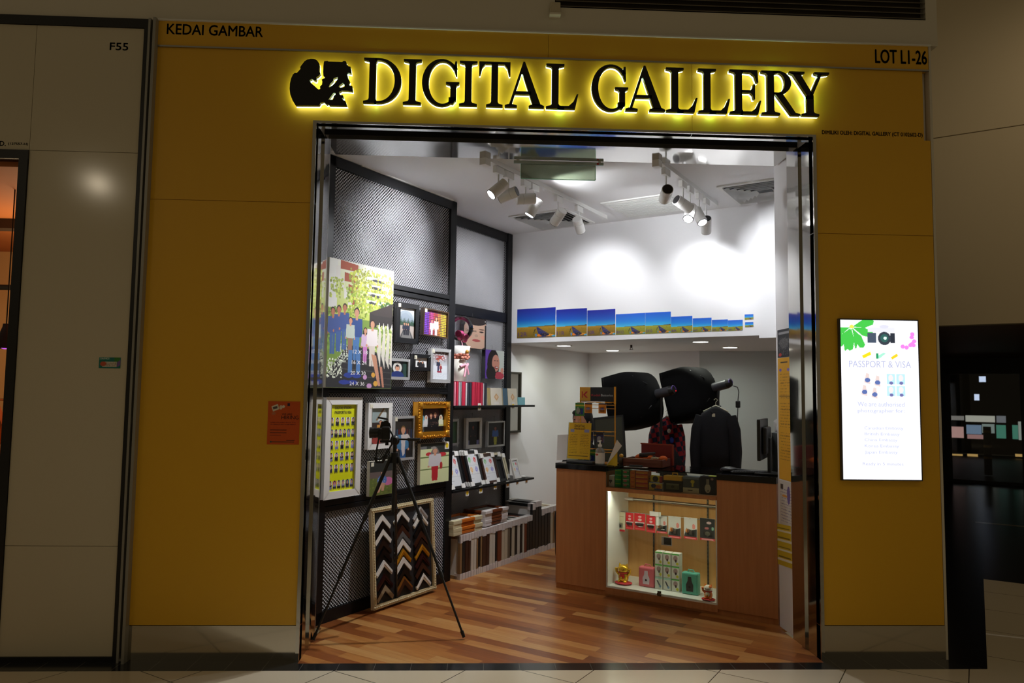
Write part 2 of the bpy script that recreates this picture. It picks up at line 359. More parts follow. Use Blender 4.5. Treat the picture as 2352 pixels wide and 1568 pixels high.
rot_poly('floor_7', [xy(I(5.6, 3.55)), xy(I(7.95, 3.55)), xy(I(7.95, 9)), xy(I(5.6, 9))], .0015, tile_l, thick=.001)
rot_poly('floor_8', [xy(I(13.4, -3)), xy(I(40, -3)), xy(I(40, 16)), xy(I(13.4, 16))], -.02, mat('car_park_floor', (46, 46, 46), .5))
# interior shell in the room frame (local x = B, local y = A)
def rs(name, mb, m, **kw): return S(name, mb, m, rz=RZI, loc=(0, 0, 0), **kw)
rs('wall_left', MB().box(-1.72, -1.66, -.2, 4.83, 0, 3.40), white)
rs('wall_right', MB().box(2.04, 2.15, 2.32, 5.1, 0, 4.6), white)
rs('wall_back', MB().box(-1.72, -.2, 4.75, 4.83, 0, 2.2), white)
p0 = I(4.75, -.2); p1 = Vector((4.7, 3.62, 0))
d = (p1-p0).normalized()
S('wall_rear', MB().box(0, (p1-p0).length, 0, .08, 0, 2.2), mat('grey_green_paint', (206, 214, 214), .6), loc=p0, rz=math.atan2(d.y, d.x))
rs('ceiling_1', MB().box(-1.72, 2.10, 2.785, 5.0, 2.15, 3.39).box(.99, 2.10, 2.70, 2.785, 2.12, 3.33), white)
rot_poly('ceiling_2', [(XL-.3, .60), (3.07, .60), xy(I(2.34, 2.12)), xy(I(3.0, 2.12)), xy(I(3.0, -1.72)), xy(I(-.2, -1.72))], 3.396, ceilw, thick=.08)
S('wall_inner_left', MB().box(-1.70, XL-.16, .60, .66, 0, 3.40), white)
S('wall_inner_right', MB().box(XR+.06, 3.07, .60, .67, 0, 3.40), white)
# ceiling joint
rs('trim_8', MB().box(-1.32, -1.305, .20, 1.35, 3.308, 3.317), wlam)
# passage to the right
BK = 5.83
rs('wall_bulkhead', MB().box(1.8, 12, BK, BK+.15, 2.45, 4.62).box(1.8, 12, BK, BK+.15, 4.63, 9), beige)
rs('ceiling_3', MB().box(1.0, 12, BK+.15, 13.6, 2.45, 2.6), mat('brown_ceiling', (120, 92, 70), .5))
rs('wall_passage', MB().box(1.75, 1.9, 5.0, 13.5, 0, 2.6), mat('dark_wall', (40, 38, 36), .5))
# far glass doors
mbf = MB().box(1.0, 12, 13.4, 13.5, 2.22, 2.6).box(1.0, 2.05, 13.4, 13.5, 0, 2.22)
for v in (2.05, 3.32, 4.62): mbf.box(v-.05, v+.07, 13.38, 13.46, 0, 2.22)
mbf.box(2.05, 6, 13.38, 13.46, 0, .06).box(2.05, 6, 13.38, 13.46, 2.14, 2.22)
dr = rs('door_1', mbf, mat('door_frame_black', (12, 12, 12), .4))
O('door_glass', MB().box(2.05, 6, 13.41, 13.42, .06, 2.14), glass('door_pane', (212, 216, 220)), dr)

# what stands beyond the doors, in the car park
UC = 22.0
def far(px0, py0, px1, py1, u=UC):
    a = FU(px0, py1, u); b_ = FU(px1, py0, u); return a[1], b_[1], a[2], b_[2]
def farbox(name, rect, m, label, cat, u=UC, th=.1, group=None):
    v0, v1, z0, z1 = far(*rect, u); o = T(name, label, cat, I(u, (v0+v1)/2, z0), RZI, group); w = (v1-v0)/2
    O('housing', MB().box(-w, w, .02, th, 0, z1-z0), blackm, o); O('diffuser', MB().box(-w, w, 0, .02, 0, z1-z0), m, o); return o
def em(n, c, s): return mat(n, c, .5, emit=s)
farbox('fluorescent_light', (2249, 864, 2264, 877), em('tube_glow', (225, 235, 255), 1.6), 'upper and larger of the two white lights seen through the far glass doors', 'light', group='lights in the car park')
farbox('fluorescent_light', (2238, 905, 2249, 919), em('tube_glow', (225, 235, 255), 1.6), 'lower white light seen through the far glass doors', 'light', group='lights in the car park')
for i, (r_, c, s, lb) in enumerate((((2174, 955, 2214, 964), (215, 205, 190), .45, 'pale lit strip sign high at the left beyond the far doors'), ((2218, 955, 2285, 968), (235, 228, 205), .75, 'wide cream lit strip sign in the middle beyond the far doors'),
        ((2289, 955, 2310, 970), (190, 190, 190), .45, 'small grey lit strip sign beside the door mullion'), ((2174, 980, 2213, 1004), (240, 185, 170), .8, 'pink lit shop sign at the left beyond the far doors'),
        ((2220, 976, 2254, 996), (165, 190, 215), .6, 'pale blue lit shop sign beyond the far doors'), ((2222, 998.5, 2262, 1007), (235, 175, 165), .6, 'thin pink lit sign below the pale blue one'),
        ((2256, 974, 2284, 994), (200, 215, 200), .5, 'pale greenish lit window beyond the far doors'), ((2289, 976, 2310, 1006), (115, 200, 165), .5, 'green lit sign left of the door mullion'),
        ((2326, 976, 2338, 1008), (115, 200, 165), .5, 'green lit sign right of the door mullion'), ((2340, 968, 2352, 1010), (215, 220, 200), .6, 'pale lit window at the right edge beyond the doors'))):
    farbox('lit_sign', r_, em('sign_glow_%d' % i, c, s), lb, 'sign', group='lit signs across the car park')
for i, (x0, x1) in enumerate(((2187, 2211), (2222, 2246), (2332, 2352))):
    farbox('low_lamp', (x0, 1043, x1, 1048), em('warm_glow', (240, 190, 110), .9), ('leftmost', 'second', 'rightmost')[i]+' of the low warm lamps beyond the glass doors', 'lamp', group='low lamps beyond the doors')
v0, v1, z0, z1 = far(2262, 995, 2276, 1095, 15.5)
t = T('bollard', 'dark bollard with yellow bands outside the glass doors', 'bollard', I(15.5, (v0+v1)/2, 0), 0)
O('post', MB().cyl((0, 0, 0), (0, 0, 1.05), .075), blackm, t)
for z in (.35, .6, .92): O('reflective_band', MB().cyl((0, 0, z), (0, 0, z+.05), .078), mat('dull_yellow', (150, 115, 20), .5), t)
rs('wall_far', MB().box(-3, 18, UC+1, UC+1.1, 0, 7), mat('far_dark', (16, 16, 18), .8))
rs('ceiling_4', MB().box(-3, 18, 13.5, UC+1, 4.2, 4.3), mat('far_dark', (16, 16, 18), .8))

# ------------------------------------------------------------------ neighbouring shop at the left
mb = MB()
for (x0, x1, z0, z1) in ((-2.85, -2.192, .03, .668), (-2.85, -2.192, .671, 3.068), (-2.85, -2.192, 3.071, 3.868), (-6, -2.853, 3.071, 3.868)):
    mb.box(x0, x1, .0, .05, z0, z1)
S('wall_neighbour', mb, cream)
fr = mat('black_frame', (12, 12, 12), .35)
S('trim_9', MB().box(-6, -2.157, -.01, .06, 3.870, 3.928).box(-2.190, -2.157, -.01, .06, 0, 3.87).box(-6, -2.85, -.012, .06, 3.012, 3.068).box(-2.905, -2.852, -.012, .06, 0, 3.012).box(-6, -2.19, -.012, .06, 0, .03), fr)
S('trim_10', MB().box(-2.157, -2.143, -.03, .05, 0, 3.925).box(-2.143, -2.122, .045, .05, 0, 3.925).box(-2.122, -2.105, -.045, .05, 0, 3.925), mat('grey_channel', (150, 148, 140), .35, .3))
S('wall_neighbour_room', MB().box(-7, -2.86, 3.0, 3.1, 0, 3.6).box(-2.88, -2.86, .06, 3.0, 0, 3.6), mat('peach_wall', (222, 176, 120), .7))
S('ceiling_5', MB().box(-7, -2.86, .06, 3.1, 2.98, 3.05), mat('orange_ceiling', (190, 112, 58), .7))
S('floor_9', MB().box(-7, -2.86, .06, 3.0, -.02, 0), mat('brown_floor', (100, 70, 40), .5))
S('trim_11', MB().box(-7, -2.86, 1.5, 1.62, 2.90, 2.98), mat('dark_brown', (52, 38, 28), .6))
light('neighbour_lamp', 'POINT', (-3.6, 1.5, 2.3), 30, (1, .74, .42), shadow_soft_size=.3)
q = FY(22, 660, 1.5)
t = T('clothes_rail', 'dark horizontal clothes rail inside the warm lit neighbouring shop', 'rail', (-3.5, 2.2, 0))
q = FY(22, 660, 2.2)
O('bar', MB().cyl((-1.2, 0, q.z), (.58, 0, q.z), .025), blackm, t); O('post', MB().cyl((.45, 0, 0), (.45, 0, q.z), .02), blackm, t)
q = FY(12, 790, .6)
t = T('pendant_lamp', 'dark cone lampshade with purple glow in the neighbouring shop doorway', 'lamp', (q.x-.0, .6, q.z))
O('shade', MB().lathe([(.02, .14), (.022, .12), (.07, -.03), (.066, -.03), (.018, .12)]), mat('purple_black', (42, 16, 34), .4), t)
O('cord', MB().cyl((0, 0, .13), (0, 0, 2.98-q.z), .004), blackm, t)
O('bulb', MB().ell((0, 0, -.015), (.03, .03, .02)), mat('purple_glow', (190, 90, 230), .4, emit=1.2), t)
q = FY(2, 1000, .8)
t = T('clothes', 'orange and dark clothes hanging low inside the neighbouring shop', 'clothes', (q.x-.12, .8, 0))
mb = MB(); P = [(-.25, 1.55), (-.1, 1.62), (.05, 1.55), (.14, 1.35), (.10, 1.2), (.12, .9), (-.3, .9)]
O('orange_top', mb.prism(P, -.03, .03), mat('orange_cloth', (200, 100, 40), .8), t)
O('dark_skirt', MB().prism([(-.28, .95), (.11, .95), (.14, .5), (-.32, .5)], -.035, .035), mat('dark_cloth', (24, 18, 20), .8), t)
t2 = T('steel_rack', 'thin steel rack rail behind the orange clothes', 'rack', (q.x-.15, .95, 0)); O('rail', MB().cyl((-.3, 0, 1.52), (.26, 0, 1.52), .008), steel, t2); O('upright', MB().cyl((.2, 0, 0), (.2, 0, 1.55), .012), steel, t2)
# lettering and stickers on the facade
def ftext(body, px0, py0, px1, py1, name, label, m=inkb, y=-.0045, cat='lettering'):
    a = FY(px0, py0); b_ = FY(px1, py1); return text(body, b_.x-a.x, None if False else (a.z-b_.z), a.x, b_.z, y, m, name, label=label, cat=cat, fat=(a.z-b_.z)*.022)
ftext('KEDAI GAMBAR', 385, 55, 604, 86, 'wall_lettering', 'black capital lettering at the left end of the yellow fascia')
ftext('LOT L1-26', 2009, 114, 2128, 149, 'wall_lettering', 'black lot number lettering at the right end of the yellow fascia', y=-.0055)
ftext('DIMILIKI OLEH: DIGITAL GALLERY (CT 0102602-D)', 1888, 299, 2119, 317, 'wall_lettering', 'very small black owner line on the yellow wall right of the doorway', y=-.001)
ftext('F55', 253, 98, 294, 116, 'wall_lettering', 'black unit number on the cream panel of the neighbouring shop', y=-.001)
ftext('D.', 0, 324, 13, 335, 'wall_lettering', 'dark letter with full stop at the left edge of the cream panel', y=-.001)
ftext('(127557-H)', 19, 327, 64, 335, 'wall_lettering', 'tiny bracketed number on the cream panel above the neighbour doorway', y=-.001)
a = FY(227, 845); b_ = FY(278, 821); w, h = b_.x-a.x, b_.z-a.z
t = T('sticker', 'small teal and white sticker on the cream neighbour panel', 'sticker', (a.x, -.001, a.z))
p = Pic(60, 30, (30, 120, 110)); p.rect(0, .78, .5, 1, (70, 150, 140)).rect(.16, .12, .82, .62, (205, 200, 185)).ell(.2, .4, .14, .22, (200, 90, 60)).rect(.7, .6, .95, 1, (60, 130, 50)).poly([(.82, .1), (1, .3), (1, .8), (.85, .6)], (120, 90, 160)).speck(.3, .2, .8, .55, (150, 110, 90), .3)
p.mesh('print', 0, w, 0, h, -.001, prntm, t); text('SAMO', w*.4, h*.14, w*.06, h*.82, -.0016, card, parent=t)
a = FY(613, 1020); b_ = FY(690, 922); w, h = b_.x-a.x, b_.z-a.z
t = T('poster', 'orange square hiring poster stuck on the yellow wall left of the doorway', 'poster', (a.x, -.001, a.z))
p = Pic(90, 110, (206, 86, 22)); p.poly([(.1, .88), (.3, .94), (.35, .82), (.16, .76)], (225, 220, 200)).poly([(.14, .86), (.28, .895), (.3, .84), (.17, .81)], (90, 80, 80)).ell(.4, .86, .05, .05, (220, 200, 180)).ell(.48, .88, .04, .03, (225, 220, 205)).ell(.18, .72, .06, .04, (190, 110, 70)).rect(.6, .89, .68, .96, (50, 30, 60))
for y in (.50, .455): p.speck(.1, y, .88, y+.022, (140, 50, 20), .7)
for y in (.33, .265, .205): p.rect(.08, y, .6 if y > .25 else .43, y+.012, (90, 40, 25))
p.rect(.1, .055, .85, .07, (80, 60, 40)).rect(.6, .09, .86, .11, (60, 40, 30)).ell(.12, .06, .03, .02, (40, 80, 70)); p.mesh('print', 0, w, 0, h, -.0012, prntm, t)
text('WE ARE', .32*w, .045*h, .44*w, .68*h, -.002, inkb, parent=t); text('HIRING', .53*w, .085*h, .43*w, .585*h, -.002, inkb, parent=t)
t = T('wall_sensor', 'small beige box mounted under the louvre above the fascia', 'sensor', (FY(1274, 20).x, -.0, 4.03))
O('housing', MB().box(-.033, .033, -.045, 0, .012, .085), mat('sensor_beige', (190, 180, 155), .5), t, bevel=.004); O('base_lip', MB().box(-.036, .036, -.05, 0, 0, .012), mat('sensor_lip', (225, 220, 205), .5), t)

# lit advertising screen on the right pier
a = FY(1932, 1099); b_ = FY(2101, 738); w, h = b_.x-a.x, b_.z-a.z
t = T('advertising_screen', 'tall glowing white advertising screen on the right yellow pier', 'screen', ((a.x+b_.x)/2, -.0, a.z))
O('casing', MB().box(-w/2-.008, w/2+.008, -.028, -.005, -.008, h+.008), mat('screen_edge', (60, 60, 62), .3), t)
p = Pic(170, 380, (250, 250, 255), a=w/h)
g = (70, 195, 75)
for ang in (-95, -60, -20, 15, 200, 235, 265, 300):
    c, s_ = math.cos(R(ang)), math.sin(R(ang)); k = .33
    def q_(l, o): return (.14+(l*c-o*s_)*k, .955+(l*s_+o*c)*k*w/h)
    p.poly([q_(.05, 0), q_(.5, .16), q_(.85, .12), q_(.92, 0), q_(.85, -.12), q_(.5, -.16)], g)
p.poly([(.05, .80), (.03, .87), (.13, .95), (.10, .82)], g).poly([(.20, .82), (.23, .87), (.16, .95), (.18, .82)], g).ell(.145, .957, .03, .012, (225, 225, 90))
p.rect(.35, .925, .70, .955, (225, 225, 235)).rect(.345, .855, .46, .92, (70, 82, 100)).rect(.64, .855, .70, .92, (45, 50, 60)).circ(.565, .885, .042, (55, 62, 72)).circ(.565, .887, .026, (50, 95, 90)).circ(.575, .887, .01, (220, 245, 235)).ell(.565, .96, .06, .012, (215, 215, 230))
for x, y in ((.93, .915), (.92, .895), (.95, .87), (.93, .855), (.90, .845), (.85, .83), (.80, .835), (.94, .845)): p.ell(x, y, .028, .013, (240, 130, 225))
p.poly([(.27, .775), (.38, .80), (.39, .78), (.29, .757)], (240, 215, 30)).poly([(.64, .765), (.72, .79), (.74, .775), (.66, .752)], (240, 205, 40)).poly([(.46, .77), (.55, .795), (.58, .79), (.49, .755)], (165, 235, 205)).rect(.455, .755, .48, .79, (40, 150, 95))
for x, y in ((.32, .605), (.45, .59), (.28, .53), (.41, .515)): p.poly([(x-.03, y), (x+.05, y-.012), (x+.035, y+.055), (x, y+.06)], (225, 205, 200)).ell(x+.015, y+.015, .035, .014, (90, 110, 170))
for x in (.58, .71):
    for y in (.52, .595): p.rect(x, y, x+.11, y+.065, (185, 225, 245)).ell(x+.055, y+.04, .03, .02, (240, 225, 225)).ell(x+.06, y+.008, .025, .01, (110, 110, 165))
p.mesh('display', -w/2, w/2, 0, h, -.029, scrn, t)
pale = mat('screen_text', (188, 196, 236), .5, emit=1.0); dim = mat('screen_text_dark', (186, 192, 228), .5, emit=1)
for body, x, z, ww, hh, m in (('PASSPORT & VISA', .1, .70, .8, .042, dim), ('We are authorised', .2, .455, .6, .028, pale), ('photographer for:', .2, .41, .6, .03, pale), ('Canadian Embassy', .28, .305, .5, .024, pale), ('British Embassy', .28, .268, .45, .024, pale),
        ('China Embassy', .28, .231, .42, .024, pale), ('Korea Embassy', .28, .194, .44, .024, pale), ('Japan Embassy', .28, .155, .42, .024, pale), ('Ready in 5 minutes', .25, .082, .52, .024, dim)):
    text(body, ww*w, hh*h, -w/2+x*w, z*h, -.0305, m, parent=t)

# ------------------------------------------------------------------ shop sign: backlit letters
def arc(cx, cz, rx, rz, a0, a1, n=22): return [(cx+rx*math.cos(R(a0+(a1-a0)*i/n)), cz+rz*math.sin(R(a0+(a1-a0)*i/n))) for i in range(n+1)]
SH = .045
def stem(xc, t, l, r_, z0=0, z1=1, top=True, bot=True):
    h = t/2; P = []
    if bot: P += [(xc-h-l, z0), (xc+h+r_, z0), (xc+h+r_, z0+SH), (xc+h+.02, z0+SH+.025), (xc+h, z0+SH+.06)]
    else: P += [(xc-h, z0), (xc+h, z0)]
    if top: P += [(xc+h, z1-SH-.06), (xc+h+.02, z1-SH-.025), (xc+h+r_, z1-SH), (xc+h+r_, z1), (xc-h-l, z1), (xc-h-l, z1-SH), (xc-h-.02, z1-SH-.025), (xc-h, z1-SH-.06)]
    else: P += [(xc+h, z1), (xc-h, z1)]
    if bot: P += [(xc-h, z0+SH+.06), (xc-h-.02, z0+SH+.025), (xc-h-l, z0+SH)]
    return P
G = {}
G['I'] = (.40, [stem(.2, .15, .125, .125)])
G['D'] = (.85, [stem(.2, .15, .125, .02), arc(.34, .5, .51, .5, 90, -90)+[(.25, 0), (.25, .05), (.34, .05)]+arc(.34, .5, .36, .45, -90, 90)+[(.25, .95), (.25, 1)]])
G['G'] = (.84, [arc(.44, .5, .44, .525, 38, 312, 34)+arc(.46, .5, .31, .47, 310, 40, 30)[0:], [(.735, .98), (.775, .98), (.785, .66), (.755, .66), (.70, .82)], stem(.70, .13, .10, .07, .10, .52, True, False), [(.60, .04), (.70, .03), (.765, .13), (.765, .18), (.60, .18)]])
G['T'] = (.70, [stem(.35, .15, .11, .11, 0, .97, False, True), [(.0, 1), (.0, .70), (.03, .70), (.07, .86), (.14, .945), (.56, .945), (.63, .86), (.67, .70), (.70, .70), (.70, 1)]])
G['A'] = (.87, [[(.40, 1.02), (.44, 1.02), (.80, .05), (.62, .05), (.375, .78), (.145, .04), (.085, .04)], [(.21, .29), (.58, .29), (.58, .36), (.235, .36)], [(0, 0), (.27, 0), (.27, .045), (.17, .07), (.07, .07), (0, .045)], [(.53, 0), (.87, 0), (.87, .045), (.80, .08), (.62, .08), (.53, .045)]])
G['L'] = (.71, [stem(.2, .15, .125, .125), [(.25, 0), (.64, 0), (.71, .33), (.675, .33), (.60, .16), (.50, .065), (.25, .06)]])
G['E'] = (.70, [stem(.2, .15, .125, .02), [(.25, 0), (.63, 0), (.70, .31), (.665, .31), (.59, .15), (.49, .065), (.25, .06)], [(.25, 1), (.62, 1), (.64, .72), (.60, .72), (.55, .87), (.47, .935), (.25, .945)], [(.25, .48), (.46, .48), (.51, .43), (.53, .34), (.565, .34), (.565, .68), (.53, .68), (.51, .59), (.46, .54), (.25, .54)]])
G['R'] = (.80, [stem(.2, .15, .125, .125), arc(.36, .73, .29, .27, 90, -90)+[(.25, .46), (.25, .51), (.36, .51)]+arc(.36, .73, .15, .22, -90, 90)+[(.25, .95), (.25, 1)], [(.33, .49), (.45, .50), (.74, .06), (.84, .04), (.84, 0), (.64, 0), (.30, .47)]])
G['Y'] = (.89, [stem(.46, .15, .12, .12, 0, .46, False, True), [(.06, .96), (.24, .96), (.535, .46), (.535, .38), (.385, .38), (.385, .46)], [(.66, .96), (.73, .96), (.535, .50), (.50, .42), (.45, .48)], [(0, 1), (.34, 1), (.34, .955), (.25, .93), (.07, .93), (0, .955)], [(.56, 1), (.89, 1), (.89, .955), (.76, .93), (.63, .93), (.56, .955)]])
spans = [('D', 834.5, 921.5), ('I', 926, 967.5), ('G', 969, 1055.5), ('I', 1055, 1096), ('T', 1100, 1172), ('A', 1160, 1250), ('L', 1254.5, 1328.5), ('G', 1359, 1443.5), ('A', 1436.5, 1527.5), ('L', 1530, 1602), ('L', 1604, 1676.5), ('E', 1676, 1748), ('R', 1749, 1833), ('Y', 1813, 1905)]
led = mat('sign_backlight', (222, 255, 224), .5, emit=2.7); blk = mat('sign_black', (7, 7, 8), .35); edge = mat('sign_edge', (60, 60, 52), .4)
ZB, ZT = 3.408, 3.699
t = T('shop_sign', 'row of large black serif capitals glowing yellow-white behind, over the doorway', 'sign', (0, 0, ZB))
for ch, pa, pb in spans:
    x0 = FY(pa, 200, -.06).x; x1 = FY(pb, 200, -.06).x; gw, polys = G[ch]; H = ZT-ZB
    f = MB(); l = MB()
    for P in polys:
        Q = [(x0+(x/gw)*(x1-x0), z*H) for x, z in P]
        f.m = 0; f.prism(Q, -.062, -.038); l.prism(Q, -.038, -.020)
    o = O('letter', f, blk, t); O('light_strip', l, led, o)
lg = [(405,1275),(330,1150),(280,1010),(263,880),(270,760),(300,630),(345,530),(390,497),(435,500),(525,405),(520,355),(560,300),(620,220),(690,175),(780,158),(870,165),(930,205),(970,260),(985,330),(975,430),(995,500),(1005,520),(960,570),(905,605),(915,650),(890,690),(850,680),(820,655),(790,645),(755,665),(750,690),(780,740),(850,800),(920,865),(960,895),(995,885),(1000,870),(995,825),(1040,780),(1050,710),(1035,655),(1110,620),(1120,600),(1075,570),(1068,480),(1075,330),(1085,250),(1105,208),(1130,215),(1170,205),(1200,225),(1530,235),(1550,212),(1600,208),(1625,235),(1630,290),(1690,345),(1720,335),(1735,400),(1745,515),(1690,500),(1645,490),(1650,560),(1670,630),(1710,700),(1690,740),(1700,800),(1765,810),(1780,940),(1650,925),(1510,925),(1450,960),(1460,1000),(1490,1030),(1540,1025),(1565,1090),(1510,1105),(1560,1150),(1605,1175),(1645,1290),(1220,1280),(1190,1240),(1150,1260),(1120,1225),(1075,1195),(1010,1210),(985,1260),(965,1280)]
lh = [[(1325,625),(1425,595),(1420,640),(1370,720),(1290,800),(1215,845),(1208,830),(1240,760),(1310,690)], [(1550,735),(1580,780),(1580,825),(1530,845),(1470,850),(1445,830),(1470,790)], [(1325,965),(1370,985),(1365,1015),(1320,1060),(1320,1090),(1300,1140),(1195,1140),(1250,1070),(1300,1000)]]
def cv(P): return [(lambda q: (q.x, q.z))(FY(640+x/10.4545, 120+y/10.4545, -.06)) for x, y in P]
t = T('sign_emblem', 'black backlit silhouette of a head bent over a folding camera, left of the sign letters', 'emblem', (0, 0, 0))
o = O('silhouette', MB().prism(cv(lg), -.062, -.038, [cv(h_) for h_ in lh]), blk, t); O('light_strip', MB().prism(cv(lg), -.038, -.020, [cv(h_) for h_ in lh]), led, o)
# ------------------------------------------------------------------ expanded-metal display walls (local x = u along the wall, y into the wall)
def emesh(x0, x1, z0, z1, y, pitch=.0265, w=.0034):
    nx = max(1, round((x1-x0)/pitch)); nz = max(1, round((z1-z0)/pitch)); px = (x1-x0)/nx; pz = (z1-z0)/nz
    vs = []; fs = []
    i, j = np.meshgrid(np.arange(nx*2), np.arange(nz*2), indexing='ij'); i = i.ravel(); j = j.ravel()
    up = (i+j) % 2 == 0
    ax = x0+i*px/2; bx = ax+px/2; az = np.where(up, z0+j*pz/2, z0+(j+1)*pz/2); bz = np.where(up, z0+(j+1)*pz/2, z0+j*pz/2)
    n = len(i); L = math.hypot(px, pz); nxn = pz/L; nzn = px/L; sg = np.where(up, -1, 1)
    ox = nxn*w*np.ones(n); oz = nzn*w*sg
    def P(x, z, k, yy): return np.stack([x+ox*k, yy*np.ones(n), z+oz*k], 1)
    V_ = np.stack([P(ax, az, -1, y-.001), P(ax, az, 1, y+.0035), P(bx, bz, 1, y+.0035), P(bx, bz, -1, y-.001), P(ax, az, -1, y+.001), P(ax, az, 1, y+.0055), P(bx, bz, 1, y+.0055), P(bx, bz, -1, y+.001)], 1).reshape(-1, 3)
    b = (np.arange(n)*8)[:, None]
    F_ = np.concatenate([b+np.array(q)[None] for q in ((0, 1, 2, 3), (7, 6, 5, 4), (0, 3, 7, 4), (1, 5, 6, 2))], 0)
    mb = MB(); mb.v = [tuple(p) for p in V_.tolist()]; mb.f = [tuple(f) for f in F_.tolist()]; mb.mi = [0]*len(mb.f); mb.sm = [False]*len(mb.f); return mb
WV = -1.32      # front face of the near display wall
def wroot(name, label, cat, u, z, v=WV, group=None, tilt=0):
    return T(name, label, cat, I(u, v, z), group=group, rot=(tilt, 0, RZW))
t = wroot('mesh_display_wall', 'tall black framed expanded-metal display wall nearest the entrance', 'display rack', -.118, 0)
W1 = 1.538
f = MB().box(0, .065, 0, .05, 0, 3.312).box(W1-.085, W1, 0, .28, 0, 3.312).box(0, W1, 0, .05, 3.235, 3.312).box(0, W1, 0, .05, 0, .085)
for z0, z1 in ((2.385, 2.42), (2.43, 2.468), (1.60, 1.622), (1.626, 1.655), (.765, .80), (.806, .845)): f.box(.04, W1-.04, .002, .045, z0, z1)
O('frame', f, black, t, bevel=.002)
O('side_panel', MB().box(0, .012, .05, .28, 0, 3.31), black, t)
O('back_board', MB().box(.02, W1-.09, .085, .09, .03, 3.30), mat('grey_board', (96, 96, 100), .6), t)
for z0, z1 in ((.085, .765), (.845, 1.60), (1.655, 2.385), (2.468, 3.235)):
    O('mesh_panel', emesh(.065, W1-.085, z0, z1, .02), mesh_m, t)
V2 = -1.60
t = wroot('mesh_display_wall', 'recessed black expanded-metal display wall with two shelves beside the rear wall', 'display rack', 1.423, 0, V2)
W2 = 2.785-1.423
f = MB().box(0, .04, 0, .045, 0, 3.312).box(W2-.085, W2, -.01, .045, 0, 3.312).box(0, W2, 0, .045, 3.22, 3.312).box(0, W2, 0, .045, 0, .06)
for z0, z1 in ((2.36, 2.46), (1.455, 1.49), (.72, .75)): f.box(.03, W2-.04, .002, .04, z0, z1)
O('frame', f, black, t, bevel=.002)
for z0, z1 in ((.06, .72), (.75, 1.455), (1.49, 2.36), (2.46, 3.22)): O('mesh_panel', emesh(.04, W2-.085, z0, z1, .02), mesh_m, t)
for z in (1.482, .742): O('shelf', MB().box(0, W2+.03, -.29, 0, z, z+.02), black, t, bevel=.002)

# ------------------------------------------------------------------ framed pictures and prints
def frame(t, w, h, b, d, fm, pic, back=True, side=None, lip=.0):
    """picture frame in local coords: x 0..w, z 0..h, front at y=-d, back at y=0"""
    f = MB()
    for P in ([(0, 0), (w, 0), (w-b, b), (b, b)], [(w, 0), (w, h), (w-b, h-b), (w-b, b)], [(w, h), (0, h), (b, h-b), (w-b, h-b)], [(0, h), (0, 0), (b, b), (b, h-b)]):
        f.prism(P, -d, 0)
    O('moulding', f, fm, t, bevel=min(.004, b*.25))
    if pic: pic.mesh('picture', b, w-b, b, h-b, -d*.55, prnt, t)
    O('backing', MB().box(b*.5, w-b*.5, -d*.5, -.001, b*.5, h-b*.5), blackm, t)
    return t
def hook(t, w, h): O('hanger_wire', MB().path([(w*.5, -.004, h-.005), (w*.5, -.006, h+.035), (w*.5+.006, .0, h+.05), (w*.5, .014, h+.045)], .0012, 6), steel, t)
def sticker(t, x, z, d, s=.03, m=None):
    O('price_sticker', MB().box(x, x+s, -d-.002, -d, z-s, z), m or mat('cream_sticker', (225, 220, 200), .6), t)
def canvas(t, w, h, d, pic, side):
    O('stretcher', MB().box(0, w, -d, 0, 0, h), side, t); pic.mesh('print', 0.001, w-.001, .001, h-.001, -d-.001, prntm, t)
MV = WV+.0        # hanging plane
def at(px0, py0, px1, py1, v):
    a = FV(px0, py0, v); b_ = FV(px1, py1, v); return a[0], b_[0], b_[2], a[2]

# large canvas print with family on steps
u0, u1, z0, z1 = at(757, 590, 898, 893, -1.235)
t = wroot('canvas_print', 'large bright canvas print of a family sitting on garden steps with size list', 'canvas print', u0, z0, -1.28)
w, h = u1-u0, z1-z0
p = Pic(230, 320, (120, 150, 60), a=w/h, seed=3)
p.grad(.55, 1, (190, 205, 90), (232, 232, 226)).rect(0, .62, .12, 1, (226, 226, 220))
for k in range(4): p.poly([(.16+k*.06, 1-k*.09), (.42, .985-k*.09), (.42, .93-k*.09), (.16+k*.06, .93-k*.09)], (168, 84, 60)).rect(.10+k*.06, .84-k*.07, .16+k*.06, .95-k*.085, (225, 222, 215))
p.blob(.30, .60, 1, .95, (196, 205, 84), 420, .016).blob(.25, .55, .8, .8, (150, 175, 60), 160, .013).blob(.4, .6, 1, .98, (226, 226, 150), 160, .010).blob(.02, .70, .2, .85, (180, 195, 90), 70, .012)
for k in range(4): y = .865-k*.063; p.rect(.56, y+.015, .96, y+.045, (224, 222, 216)).ell(.72-k*.025, y+.022, .075-k*.01, .011, (62, 62, 66)).ell(.80-k*.03, y+.017, .05-k*.008, .011, (62, 62, 66))
p.blob(.52, .62, .98, .9, (190, 200, 70), 130, .011).blob(.78, .55, 1, .72, (70, 110, 40), 70, .014).rect(.62, .50, 1, .62, (50, 44, 42)).poly([(.62, .62), (1, .72), (1, .60), (.7, .6)], (60, 50, 48))
p.blob(0, .28, .3, .62, (120, 155, 60), 170, .015).blob(.70, .30, 1, .52, (196, 205, 130), 150, .013)
p.poly([(0, 0), (1, 0), (1, .24), (.62, .32), (.30, .34), (.12, .20), (0, .10)], (36, 34, 36))
for k in range(6): p.poly([(.22, .045+k*.05), (1, .03+k*.05), (1, .036+k*.05), (.22, .052+k*.05)], (70, 66, 66))
p.blob(0, .08, .22, .22, (214, 220, 200), 130, .008).blob(.15, .2, .34, .34, (200, 206, 190), 90, .008)
for k in range(3):
    x = .07+k*.085; p.man(x, .26+.02*k, .36, (60, 84, 150), (60, 96, 160), (50, 34, 30), (190, 120, 90), w=.9)
